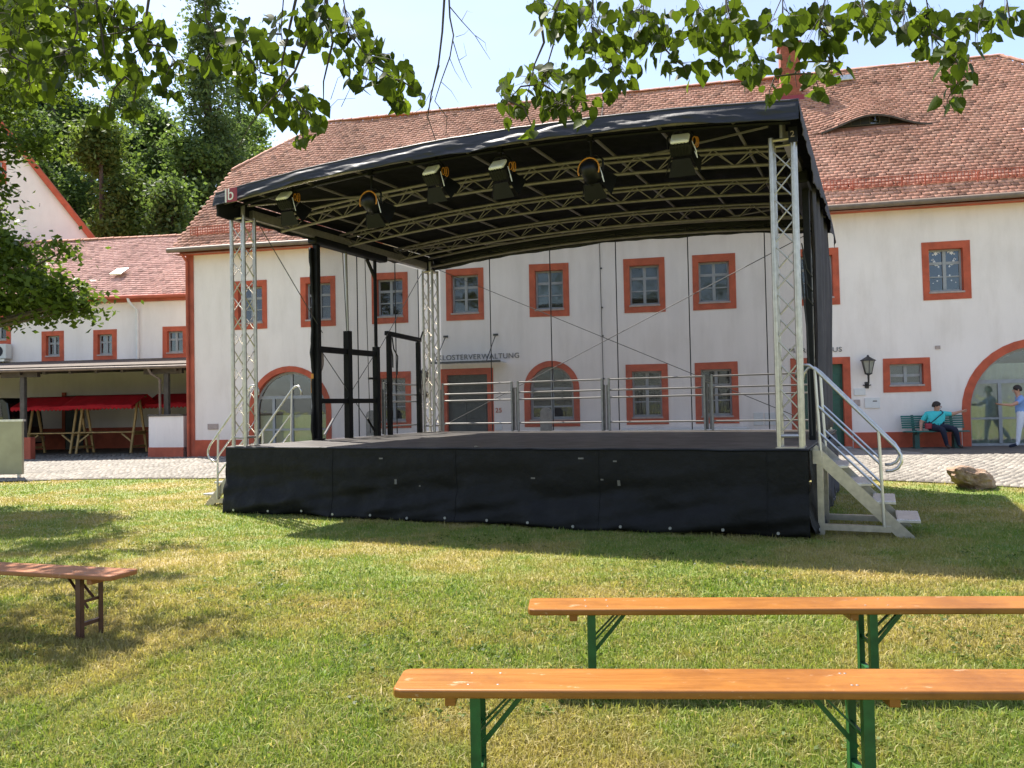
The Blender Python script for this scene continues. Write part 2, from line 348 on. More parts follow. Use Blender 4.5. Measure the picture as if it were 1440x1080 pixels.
def tag(o, label=None, cat=None, group=None, kind=None):
    for k, v in (('label', label), ('category', cat), ('group', group), ('kind', kind)):
        if v: o[k] = v
    return o
def empty(name, loc=(0, 0, 0), rz=0, label=None, cat=None, group=None):
    o = bpy.data.objects.new(name, None); COL.objects.link(o); o.location = loc; o.rotation_euler = (0, 0, rz); o.empty_display_size = .2
    return tag(o, label, cat, group)
def inst(name, me, parent, mw=None, loc=None):
    o = bpy.data.objects.new(name, me); COL.objects.link(o); o.parent = parent
    if mw is not None: o.matrix_local = mw
    if loc is not None: o.location = loc
    return o
_unit = {}
def rod(name, p, q, r, mat, parent, n=6):        # a straight round bar; alike bars share one mesh
    if (mat, n) not in _unit: _unit[(mat, n)] = MB().tube((0, 0, 0), (0, 0, 1), 1, n).mesh('rod', mat, R(40))
    p, q = Vector(p), Vector(q); d = q-p
    return inst(name, _unit[(mat, n)], parent, Matrix.Translation(p) @ d.to_track_quat('Z', 'Y').to_matrix().to_4x4() @ Matrix.Diagonal((r, r, d.length, 1)))
_ubox = {}
def bar(name, p, q, w, h, mat, parent):          # a straight square bar
    if mat not in _ubox: _ubox[mat] = MB().box(-.5, .5, -.5, .5, 0, 1).mesh('bar', mat)
    p, q = Vector(p), Vector(q); d = q-p
    return inst(name, _ubox[mat], parent, Matrix.Translation(p) @ d.to_track_quat('Z', 'Y').to_matrix().to_4x4() @ Matrix.Diagonal((w, h, d.length, 1)))
def arcpts(c, r, a0, a1, n, plane='xz', y=0):
    return [(c[0]+r*math.cos(a0+(a1-a0)*i/n), y, c[1]+r*math.sin(a0+(a1-a0)*i/n)) for i in range(n+1)]
def quads(name, V, Fc, mat, parent=None, smooth=False):      # big meshes straight from numpy; Fc: (n,k) index array
    me = bpy.data.meshes.new(name); n, k = Fc.shape
    me.vertices.add(len(V)); me.vertices.foreach_set('co', np.ascontiguousarray(V, dtype=np.float32).ravel())
    me.loops.add(n*k); me.loops.foreach_set('vertex_index', np.ascontiguousarray(Fc, dtype=np.int32).ravel())
    me.polygons.add(n); me.polygons.foreach_set('loop_start', np.arange(0, n*k, k, dtype=np.int32)); me.polygons.foreach_set('loop_total', np.full(n, k, dtype=np.int32))
    me.update(calc_edges=True); me.materials.append(MATS[mat])
    if smooth: me.polygons.foreach_set('use_smooth', [True]*n)
    o = bpy.data.objects.new(name, me); COL.objects.link(o); o.parent = parent; return o
def text_mesh(name, txt, size, mat, parent, mw, depth=.008):
    cu = bpy.data.curves.new(name, 'FONT'); cu.body = txt; cu.size = size; cu.extrude = depth; cu.space_character = 1.08
    t = bpy.data.objects.new('tmp', cu); COL.objects.link(t); dg = bpy.context.evaluated_depsgraph_get()
    me = bpy.data.meshes.new_from_object(t.evaluated_get(dg)); bpy.data.objects.remove(t); me.materials.clear(); me.materials.append(MATS[mat])
    return inst(name, me, parent, mw)
# ================================================================== GROUND
def ground():
    xs = np.concatenate([[-700, -350, -180, -100, -65], np.arange(-48, 40.1, .8), [60, 100, 180, 350, 700]])
    ys = np.concatenate([[-300, -120, -50, -20], np.arange(-8, 48.1, .8), [60, 80, 120, 200, 400, 900]])
    V = [(x, y, gz(x, y)) for x in xs for y in ys]; n = len(ys)
    Fc = [(i*n+j, (i+1)*n+j, (i+1)*n+j+1, i*n+j+1) for i in range(len(xs)-1) for j in range(n-1)]
    return tag(quads('lawn', np.array(V), np.array(Fc), 'lawn', smooth=True), 'mown lawn, green with dry straw patches', 'lawn', kind='structure')
lawn = ground()
EU = [-45, -22, -10.7, -9.8, -8.3, -5.7, 0, 8.4, 9.3, 10.35, 14, 20, 30]; EO = [7.6, 7.4, 6.86, 6.55, 6.34, 6.35, 6.3, 6.86, 7.18, 7.73, 9.6, 12.5, 16]
def edge(u): return float(np.interp(u, EU, EO))
def yard():
    us = np.arange(-45, 30.1, .75); V = []; n = 14
    for u in us:
        for j in range(n+1):
            o = -9+(edge(u)+9)*j/n; P = FA.world((u, -o, 0)); V.append((P.x, P.y, gz(P.x, P.y)+.02))
    Fc = [(i*(n+1)+j, i*(n+1)+j+1, (i+1)*(n+1)+j+1, (i+1)*(n+1)+j) for i in range(len(us)-1) for j in range(n)]
    o = tag(quads('cobbled_yard', np.array(V), np.array(Fc), 'joint_sand', smooth=True), 'pale cobbled yard between lawn and buildings', 'yard', kind='structure')
    S = []
    for k in range(0, 150):
        for u in np.arange(-22, 16, .135):
            uu = u+(k % 2)*.067; oo = -3+k*.112+.22*abs(math.sin(uu*math.pi/1.7))
            lo = 3.2 if uu > -4 else (.1 if uu > -10.5 else -2.6)
            if lo < oo < edge(uu)-.08+.06*math.sin(uu*3.1): S.append((uu, oo))
    S = np.array(S)+rng.normal(0, .006, (len(S), 2)); N = len(S)
    hw = .056+rng.uniform(0, .007, N); hd = .045+rng.uniform(0, .006, N); ang = rng.normal(0, .08, N)+.25*np.cos(S[:, 0]*math.pi/1.7)
    P = np.zeros((N, 8, 3)); cz = np.array([gz(*FA.world((u, -v, 0))[:2]) for u, v in S])+.02
    for i, (a, b) in enumerate(((-1, -1), (1, -1), (1, 1), (-1, 1))):
        for j, (k, z) in enumerate(((1.0, 0), (.72, .026))):
            x = a*hw*k; y = b*hd*k; u = S[:, 0]+x*np.cos(ang)-y*np.sin(ang); v = -S[:, 1]+x*np.sin(ang)+y*np.cos(ang)
            P[:, i+4*j, 0] = FA.o.x+u*FA.c-v*FA.s; P[:, i+4*j, 1] = FA.o.y+u*FA.s+v*FA.c; P[:, i+4*j, 2] = cz+z+(rng.normal(0, .004, N) if j else 0)
    f = np.array([(4, 5, 6, 7), (0, 1, 5, 4), (1, 2, 6, 5), (2, 3, 7, 6), (3, 0, 4, 7)])
    Fc = (f[None]+8*np.arange(N)[:, None, None]).reshape(-1, 4)
    c = quads('cobblestones', P.reshape(-1, 3), Fc, 'cobble', o); c['kind'] = 'stuff'
yard()
def pavement():
    base = MB().box(-4.05, 16.5, -3.22, -.02, -.1, .025)
    o = base.build('pavement', 'joint_sand'); o.location = FA.world((0, 0, .26)); o.rotation_euler.z = FA.a
    tag(o, 'grey-brown slab pavement along the foot of the white facade', 'pavement', kind='structure')
    for k in range(3):
        u = -4.0+.3*k
        while u < 16.3:
            l = random.uniform(.85, 1.25); y0 = -3.19+k*1.05
            b = MB().box(u+.01, u+l-.01, y0+.01, y0+1.035, .0, .05+random.uniform(-.004, .004)).build('slab', 'slab', o); u += l
pavement()
# ================================================================== BUILDING PARTS
def wall_holes(mb, u0, u1, z0, z1, holes, y=0):
    us = sorted({u0, u1, *[h[0] for h in holes], *[h[1] for h in holes]}); zs = sorted({z0, z1, *[h[2] for h in holes], *[h[3] for h in holes]})
    us = [u for u in us if u0 <= u <= u1]; zs = [z for z in zs if z0 <= z <= z1]
    for i in range(len(us)-1):
        for j in range(len(zs)-1):
            cu, cz = (us[i]+us[i+1])/2, (zs[j]+zs[j+1])/2
            if any(h[0] < cu < h[1] and h[2] < cz < h[3] for h in holes): continue
            mb.add([(us[i], y, zs[j]), (us[i+1], y, zs[j]), (us[i+1], y, zs[j+1]), (us[i], y, zs[j+1])], [(0, 1, 2, 3)])
def ring(outer, inner, closed, yf=-.018, yb=.24, jit=0):
    mb = MB(); n = len(outer); k = n if closed else n-1
    vs = [(p[0], yf, p[1]) for p in outer]+[(p[0], yf, p[1]) for p in inner]+[(p[0], yb, p[1]) for p in inner]+[(p[0], .0, p[1]) for p in outer]
    fs = []
    for i in range(k):
        j = (i+1) % n; fs += [(i, j, n+j, n+i), (n+i, n+j, 2*n+j, 2*n+i), (i, 3*n+i, 3*n+j, j)]
    mb.add(vs, fs); return mb
def rect_window(par, u0, u1, z0, z1, sw=.165, top=.19, bot=.17, rows=(.36, .68), style='', mat='red_paint', cols=2, yb=.15):
    j = lambda: random.uniform(-.008, .008)
    outer = [(u0+j(), z0+j()), (u1+j(), z0+j()), (u1+j(), z1+j()), (u0+j(), z1+j())]; a0, a1, b0, b1 = u0+sw, u1-sw, z0+bot, z1-top
    inner = [(a0, b0), (a1, b0), (a1, b1), (a0, b1)]
    w = ring(outer, inner, True).build('window', mat, par)
    MB().box(a0-.02, a1+.02, -.045, yb, b0-.004, b0+.045).build('sill', 'sill_stone', w, bevel=.006)
    b0 += .045; fr = MB(); y0, y1 = yb, yb+.06
    fr.box(a0, a1, y0, y1, b0, b0+.06); fr.box(a0, a1, y0, y1, b1-.05, b1); fr.box(a0, a0+.05, y0, y1, b0+.06, b1-.05); fr.box(a1-.05, a1, y0, y1, b0+.06, b1-.05)
    xs = [a0+.05]; zs = [b0+.06]
    for c in range(1, cols):
        x = a0+(a1-a0)*c/cols; fr.box(x-.04, x+.04, y0-.012, y1, b0+.06, b1-.05); xs += [x-.04, x+.04]
    xs.append(a1-.05); H = b1-b0
    for i, r in enumerate(rows):
        z = b0+H*r; t = .036 if i == len(rows)-1 else .016
        if rows: 
            for q in range(cols): fr.box(xs[2*q], xs[2*q+1], y0+.004, y1-.004, z-t, z+t)
        zs += [z-t, z+t]
    zs.append(b1-.05); fr.build('casement', 'grey_wood', w)
    for q in range(cols):
        for r in range(len(zs)//2): MB().box(xs[2*q], xs[2*q+1], y0+.025, y0+.033, zs[2*r], zs[2*r+1]).build('pane', 'glass', w)
    if style == 'curtain':
        def cf(s, t): x = a0+(a1-a0)*s; return (x, yb+.16+.025*math.sin(x*75)+.01*math.sin(x*31), b0+H*.64*t+.02)
        MB().grid(cf, 60, 2).build('curtain', 'curtain', w, smooth=True)
    if style == 'blind':
        MB().box(a0, a1, yb+.14, yb+.15, b0, b1).build('blind', 'curtain', w)
    if style == 'flowers':
        MB().box(a0, a1, yb+.07, yb+.08, b0, b1).build('backing_card', 'blind_blue', w)
        yy = yb+.02; fl = MB()
        def blob(x, z, r, n=6):
            fl.prism([(x+r*(.6+.5*((i % 2)))*math.cos(2*math.pi*i/(2*n)), yy, z+r*(.6+.5*(i % 2))*math.sin(2*math.pi*i/(2*n))) for i in range(2*n)], (0, -.003, 0))
        for s in (-1, 1):
            cx = (a0+a1)/2
            for dx, dz, r in ((.19, .92, .055), (.12, .97, .035), (.26, .89, .02), (.10, .93, .018), (.24, .72, .03), (.19, .66, .045), (.13, .60, .025), (.28, .77, .02), (.30, .36, .022), (.13, .39, .026), (.17, .27, .022), (.27, .22, .015)):
                blob(cx+s*dx, b0+H*dz, r)
            for p, q in (((.26, .80), (.12, .60)), ((.26, .88), (.09, .96))):
                fl.beam((cx+s*p[0], yy, b0+H*p[1]), (cx+s*q[0], yy, b0+H*q[1]), .012, .003, (0, 1, 0))
        fl.build('paper_flowers', 'white_paper', w)['kind'] = 'stuff'
    return w, (u0+.03, u1-.03, z0+.03, z1-.03)
def arch_loop(uc, r, zs, zb, n=20): return [(uc-r, zb)]+[(uc+r*math.cos(math.pi-math.pi*i/n), zs+r*math.sin(math.pi-math.pi*i/n)) for i in range(n+1)]+[(uc+r, zb)]
def arch_fill(mb, uc, r, zs, zb, ztop):           # wall left and right above an arch inside its rectangular hole
    r -= .03; L = [(uc+r*math.cos(math.pi-math.pi*i/20), zs+r*math.sin(math.pi-math.pi*i/20)) for i in range(21)]
    for (x0, a), (x1, b) in zip(L, L[1:]): mb.add([(x0, 0, a), (x1, 0, b), (x1, 0, ztop), (x0, 0, ztop)], [(0, 1, 2, 3)])
    return (uc-r, uc+r, zb, ztop)
B = empty('abbey_building', FA.o, FA.a, 'long white two-storey building with orange-red window surrounds behind the stage', 'building')
wall = MB(); holes = []
UPC = [-8.21, -5.95, -3.66, -1.35, 1.135, 3.815, 5.695, 8.35, 11.515]
for i, c in enumerate(UPC):
    holes.append(rect_window(B, c-.57, c+.57, 4.11, 5.62, style='flowers' if i == 8 else ('blind' if i in (1, 4) else ''))[1])
for i, c in enumerate((-3.62, 3.82, 5.69)): holes.append(rect_window(B, c-.57, c+.57, 1.0, 2.67, rows=(.33, .66), style='curtain' if i else '')[1])
holes.append(rect_window(B, 9.92, 11.06, 1.75, 2.63, top=.15, bot=.15, rows=(.45,), style='blind')[1])
GB = lambda u: .3-.0065*(11-u)
# grey door under the lettering
def leaf_door(u0, u1, ztop, mat, lab, panels):
    g = GB((u0+u1)/2)-.02; outer = [(u0, g), (u0, ztop), (u1, ztop), (u1, g)]; inner = [(u0+.18, g), (u0+.18, ztop-.18), (u1-.18, ztop-.18), (u1-.18, g)]
    d = ring(outer, inner, False).build('door', 'red_paint', B); a0, a1, t = u0+.18, u1-.18, ztop-.18
    MB().box(a0, a1, .14, .19, g, t).build('door_leaf', mat, d)
    h = (t-g-.3)/panels
    for i in range(panels):
        for s in range(2):
            x0 = a0+.08+s*(a1-a0)/2; x1 = x0+(a1-a0)/2-.14
            MB().box(x0, x1, .12, .14, g+.15+i*h, g+.15+i*h+h*.8).build('door_panel', mat, d, bevel=.012)
    MB().path([((a0+a1)/2+.07, .12, g+1.05), ((a0+a1)/2+.07, .06, g+1.05), ((a0+a1)/2+.19, .06, g+1.05)], .012, 6).build('handle', 'lamp_metal', d)
    MB().box(u0+.05, u1-.05, -.25, .14, g-.05, g+.09).build('step', 'stone', d, bevel=.01)
    holes.append((u0+.03, u1-.03, -.5, ztop-.03)); return d
leaf_door(-2.12, -.55, 2.70, 'dark_door', None, 1); leaf_door(7.62, 9.12, 2.71, 'green_door', None, 3)
# arched openings
def arched(uc, r, zs, zb, closed, sw, bars_u, bars_z, inner_style):
    zb_ = zb; o = arch_loop(uc, r, zs, zb); ri = r-sw; zi = zb+(.17 if closed else 0)
    i = arch_loop(uc, ri, zs, zi); w = ring(o, i, closed, jit=.0).build('arched_window', 'red_paint', B); ya, yb = .16, .22
    fr = MB(); n = 20
    for k in range(n):                                # curved frame
        a, b = math.pi-math.pi*k/n, math.pi-math.pi*(k+1)/n
        P = [(uc+q*math.cos(t), y, zs+q*math.sin(t)) for y in (ya, yb) for t in (a, b) for q in (ri, ri-.07)]
        fr.add(P, [(0, 1, 3, 2), (4, 6, 7, 5), (1, 5, 7, 3), (0, 2, 6, 4)])
    fr.box(uc-ri, uc-ri+.07, ya, yb, zi, zs); fr.box(uc+ri-.07, uc+ri, ya, yb, zi, zs); fr.box(uc-ri+.07, uc+ri-.07, ya, yb, zi, zi+.11)
    for x, z1 in bars_u: fr.box(x-.04, x+.04, ya-.01, yb, zi+.11, z1)
    for z, t in bars_z: hw = math.sqrt(max(.01, ri*ri-max(0, z-zs)**2)); fr.box(uc-hw, uc+hw, ya-.004, yb-.004, z-t, z+t)
    fr.build('casement', 'grey_wood', w)
    xs = [uc-ri]+sorted(x for x, _ in bars_u)+[uc+ri]; zz = [zi+.1]+sorted(z for z, _ in bars_z)
    for p, q in zip(xs, xs[1:]):
        for a, b in zip(zz, zz[1:]): MB().box(p+.03, q-.03, ya+.025, ya+.033, a, b).build('pane', 'glass_clear' if inner_style else 'glass', w)
    zt = zz[-1]; pts = [(x, z) for x, z in arch_loop(uc, ri-.05, zs, zt, 24) if z >= zt]
    if pts: MB().prism([(x, ya+.025, z) for x, z in pts], (0, .008, 0)).build('pane', 'glass_clear' if inner_style else 'glass', w)
    if inner_style == 'net':
        MB().box(uc-ri+.02, uc+ri-.02, .34, .35, zi, bars_z[-1][0]-.55).build('net_curtain', 'curtain', w)
    if inner_style == 'drape':
        def cf(s, t): x = uc-ri+.03+(2*ri-.06)*s; return (x, .42+.03*math.sin(x*24)+.015*math.sin(x*9), zi+t*(zs+.75*ri-zi))
        MB().grid(cf, 90, 2).build('curtain', 'curtain', w, smooth=True)
    holes.append(arch_fill(wall, uc, r, zs, zb+(.03 if closed else -.6), zs+r+.02)); return w
g1 = GB(-7)
arched(-6.935, 1.365, 1.57, g1-.03, False, .17, [(-6.94, 2.7), (-7.55, 1.97), (-6.25, 1.97)], [(1.0, .03), (1.99, .045)], 'net')
a3 = arched(1.145, .795, 2.055, .98, True, .165, [(1.145, 2.6)], [(1.55, .025), (2.06, .035)], '')
MB().box(.5, 1.79, -.05, .16, 1.146, 1.19).build('sill', 'sill_stone', a3)
arched(13.6, 1.83, 1.22, .28, False, .2, [(13.75, 2.8), (12.72, 1.93), (14.6, 1.93)], [(1.03, .025), (1.97, .05)], 'drape')
wall_holes(wall, -10.39, 17.2, -.5, 6.6, holes)
wall.add([(-10.39, 0, -.5), (-10.39, 10.8, -.5), (-10.39, 10.8, 6.6), (-10.39, 0, 6.6), (17.2, 0, -.5), (17.2, 10.8, -.5), (17.2, 10.8, 6.6), (17.2, 0, 6.6)], [(0, 1, 2, 3), (4, 5, 6, 7), (1, 5, 6, 2)])
for u in (-10.39, 17.2): wall.add([(u, 0, 6.6), (u, 10.8, 6.6), (u, 7.65, 10.0), (u, 3.15, 10.0)], [(0, 1, 2, 3)])
wall.build('wall', 'plaster', B)
MB().box(-10.2, 17, 1.6, 1.7, 0, 6.5).build('inner_wall', 'dark_inside', B)  # near-black colour stands in for the unlit rooms behind the glass
MB().box(-10.2, 17, .26, 1.6, 3.2, 3.35).build('floor_slab', 'dark_inside', B)
MB().box(-10.395, -10.15, -.03, .1, -.3, 6.52).build('corner_strip', 'red_worn', B)
MB().path([(-10.33, -.09, .1), (-10.33, -.09, 6.3), (-10.33, -.4, 6.55)], .045, 10).build('downpipe', 'red_worn', B, smooth=R(40))
for a, b in ((-10.15, -8.33), (-5.54, -2.15), (-.52, 7.59), (9.15, 11.74), (15.46, 17.2)):
    MB().box(a, b, -.035, .02, -.3, .715).build('plinth', 'red_paint', B)
MB().box(-10.5, 17.3, -.22, 0, 6.50, 6.66).build('cornice', 'red_paint', B, bevel=.02)
MB().path([(u, -.47+.01*math.sin(u*.9), 6.60+.012*math.sin(u*.5)) for u in np.linspace(-10.75, 17.5, 30)], .075, 10).build('gutter', 'gutter', B, smooth=R(40))
MB().box(3.1, 6.5, -.32, -.02, .80, .90).build('ledge', 'sign_white', B, bevel=.015)
# roof
SL = .976; RY = 5.45; RID = 6.66+SL*(RY+.4)
def eb(u, y): return .40*math.cos(math.pi/2*(u-10.3)/1.7)**2*max(0, 1-(y-2.42)/1.7) if abs(u-10.3) < 1.7 and y >= 2.42 else 0
def sag(u): return .045*math.sin(u*.55+1)+.025*math.sin(u*1.3)+.012*math.sin(u*3.1)
def rz(u, y, y0=None): return 6.66+SL*(y+.4)+(eb(u, y) if y0 is None or y0 >= 2.42 else 0)+sag(u)*min(1, max(0, y)/3)
roof = MB(); UL, UR = -10.62, 17.4; HY = 3.15; RL, RR = -8.1, 14.85
base = lambda y: 6.60+SL*(y+.4)
fy = 2*RY+.0
roof.add([(UL, -.45, base(-.45)), (UR, -.45, base(-.45)), (UR, HY, base(HY)), (RR, RY, base(RY)), (RL, RY, base(RY)), (UL, HY, base(HY)),
          (UL, fy+.45, base(-.45)), (UR, fy+.45, base(-.45)), (UR, fy-HY, base(HY)), (UL, fy-HY, base(HY))],
         [(0, 1, 2, 3, 4, 5), (7, 6, 9, 4, 3, 8), (5, 4, 9), (2, 8, 3)])
roof.add([(UL, -.45, base(-.45)-.06), (UR, -.45, base(-.45)-.06), (UR, 0.05, base(-.45)-.03), (UL, .05, base(-.45)-.03)], [(0, 1, 2, 3)])
rf = roof.build('roof', 'tile_plain', B, fix=True)
def tile_field(name, mat, par, u0, u1, y0, y1, row, tw, zfn, slope, keep):
    th = math.atan(slope); S = []; k = 0; y = y0
    while y < y1:
        for u in np.arange(u0+(k % 2)*tw/2, u1, tw):
            if keep(u, y): S.append((u, y))
        k += 1; y += row*math.cos(th)
    S = np.array(S); N = len(S); ju = rng.normal(0, .006, N); lift = np.abs(rng.normal(0, .006, N)); js = rng.normal(0, .007, N)
    pts = [(-.48*tw, row*1.25, .004), (.48*tw, row*1.25, .004), (.48*tw, .038, .021), (-.48*tw, .038, .021), (.26*tw, .0, .022), (-.26*tw, .0, .022), (.48*tw, .038, .004), (.26*tw, 0, .004), (-.26*tw, 0, .004), (-.48*tw, .038, .004)]
    P = np.zeros((N, 10, 3)); c, s = math.cos(th), math.sin(th)
    for i, (du, ds, h) in enumerate(pts):
        hh = h+(lift if h > .01 else 0); d = ds+js
        yy = S[:, 1]+d*c; uu = S[:, 0]+du+ju; zz = np.array([zfn(a, b, c_) for a, b, c_ in zip(uu, np.maximum(yy, S[:, 1]), S[:, 1])])
        P[:, i, 0] = uu; P[:, i, 1] = yy-hh*s; P[:, i, 2] = zz+hh*c
    f = np.array([(0, 3, 2, 1), (3, 5, 4, 2), (2, 4, 7, 6), (4, 5, 8, 7), (5, 3, 9, 8)])
    o = quads(name, P.reshape(-1, 3), (f[None]+10*np.arange(N)[:, None, None]).reshape(-1, 4), mat, par); o['kind'] = 'stuff'; return o
def keep_main(u, y):
    if y > HY:
        t = (y-HY)/(RY-HY)
        if u < UL+(RL-UL)*t or u > UR+(RR-UR)*t: return False
    return not (8.05 < u < 8.75 and 4.25 < y < 4.9)
tile_field('roof_tiles', 'roof_tile', rf, UL, UR, -.5, RY-.02, .158, .185, rz, SL, keep_main)
rt = MB(); n = 7
rt.add([(x, r*math.cos(math.pi*i/n), r*math.sin(math.pi*i/n)*.8) for x, r in ((0, .115), (.37, .095)) for i in range(n+1)], [(i, i+1, n+2+i, n+1+i) for i in range(n)])
rtm = rt.mesh('ridge_tile', 'roof_tile', True)
def ridge(p, q, par, me=rtm, step=.34):
    p, q = Vector(p), Vector(q); d = q-p; k = int(d.length/step); ex = d.normalized(); ey = Vector((0, 0, 1)).cross(ex).normalized(); ez = ex.cross(ey)
    for i in range(k):
        inst('ridge_tile', me, par, Matrix.Translation(p+d*(i/k)+Vector((0, 0, random.uniform(-.008, .012)))) @ Matrix((ex, ey, ez)).transposed().to_4x4())
ridge((RR, RY, RID), (RL, RY, RID), rf); ridge((RL, RY, RID), (UL, HY, 6.66+SL*(HY+.4)), rf); ridge((RR, RY, RID), (UR, HY, 6.66+SL*(HY+.4)), rf)
# eyebrow dormer
dm = MB(); us = np.linspace(8.62, 11.98, 30); yd = 2.72
for a, b in zip(us, us[1:]): dm.add([(a, yd, base(yd)-.02), (b, yd, base(yd)-.02), (b, yd, rz(b, yd)+.0), (a, yd, rz(a, yd)+.0)], [(0, 1, 2, 3)])
dmo = dm.build('eyebrow_dormer', 'dormer_shade', rf)  # dark timber front, coloured near-black for the shade inside the opening
zb_ = base(yd)+.07
MB().box(9.55, 10.92, yd-.03, yd-.005, zb_-.05, zb_+.21).build('dormer_window', 'dark_timber', dmo)
for i in range(5): MB().box(9.6+.262*i, 9.6+.262*i+.235, yd-.037, yd-.031, zb_-.02, zb_+.18).build('pane', 'dark_inside' if i != 3 else 'glass_clear', dmo)
lip = MB()
for a, b in zip(us, us[1:]):
    if rz((a+b)/2, 2.43)-base(2.43) > .09: lip.beam((a, 2.40, rz(a, 2.43)), (b, 2.40, rz(b, 2.43)), .05, .05)
lip.build('dormer_edge_board', 'dark_timber', dmo)
# snow guards
sg = MB()
for z in (.0, .12, .24): sg.box(0, 2.96, -.008, .008, .05+z, .068+z)
for x in np.arange(0.01, 2.97, .085): sg.box(x, x+.017, -.004, .004, .05, .30)
for x in (.25, 1.5, 2.7): sg.box(x, x+.03, -.012, .012, -.03, .27)
sgm = sg.mesh('snow_guard', 'red_worn')
for i in range(9): inst('snow_guard', sgm, rf, Matrix.Translation((-10.3+3.02*i, .05, rz(0, .05)+.02)))
# chimney
ztop = FA.hit(1112, 62, 4.5).z
ch = MB().box(8.1, 8.7, 4.3, 4.85, 10.6, ztop-.1); ch.box(8.05, 8.75, 4.25, 4.9, ztop-.1, ztop); cho = ch.build('chimney', 'brick', rf, bevel=.012)
MB().box(8.02, 8.78, 4.2, 4.3, 11.02, 11.3).build('flashing', 'logo_red', cho)
br = MB()
for i in range(int((ztop-11.1)/.078)):
    for k in range(3):
        x = 8.1+k*.215-(i % 2)*.1
        a, b = max(8.1, x), min(8.7, x+.2)
        if b-a > .03: br.box(a, b, 4.292, 4.31, 11.05+i*.078, 11.05+i*.078+.064)
bo = br.build('bricks', 'brick', cho); bo['kind'] = 'stuff'
MB().box(9.7, 10.35, 4.75, 5.1, rz(10, 4.9)-.02, rz(10, 4.9)+.16).build('roof_hatch', 'galv', rf, bevel=.02)
MB().path([(2.35, y, rz(2.35, y)+.06) for y in (5.45, 4, 2, 0, -.5)]+[(2.35, -.2, 6.45), (2.6, -.04, 6.2), (2.63, -.04, .4)], .011, 6).build('lightning_conductor', 'steel_wire', B)
for z in (1.2, 2.3, 3.5, 4.3, 5.4): MB().box(2.605, 2.655, -.05, .0, z-.02, z+.02).build('conductor_clip', 'steel_wire', B)
# lettering
def text_fit(name, txt, u0, u1, z, h, mat='letter'):
    t = text_mesh(name, txt, 1, mat, B, Matrix.Identity(4)); xs = [v.co.x for v in t.data.vertices]; ys = [v.co.y for v in t.data.vertices]
    sx = (u1-u0)/(max(xs)-min(xs)); sy = h/(max(ys)-min(ys))
    t.matrix_local = Matrix.Translation((u0-min(xs)*sx, -.012, z)) @ Matrix.Rotation(math.pi/2, 4, 'X') @ Matrix.Diagonal((sx, sy, 1, 1)); return t
k0, k1 = FA.hit(616, 507), FA.hit(730, 503); text_fit('lettering', 'KLOSTERVERWALTUNG', k0.x, k1.x, (k0.z+k1.z)/2, .15)
k0, k1 = FA.hit(1110, 497), FA.hit(1184, 494); text_fit('lettering', 'MARIENHAUS', k0.x, k1.x, (k0.z+k1.z)/2, .125)
k0 = FA.hit(697, 580); text_fit('house_number', '25', k0.x, k0.x+.18, k0.z, .13, 'red_paint')
# glass canopy over the grey door
cn = MB().box(-2.2, -.15, -.85, -.02, 2.83, 2.85).build('door_canopy', 'glass_clear', B)
MB().box(-2.22, -.13, -.87, -.85, 2.81, 2.87).build('canopy_edge', 'steel_wire', cn)
for u in (-1.95, -.45): rod('canopy_rod', (u, -.02, 3.65), (u-.1, -.78, 2.86), .012, 'steel_wire', cn); MB().box(u-.07, u+.07, -.03, -.004, 3.62, 3.68).build('anchor_plate', 'steel_wire', cn)
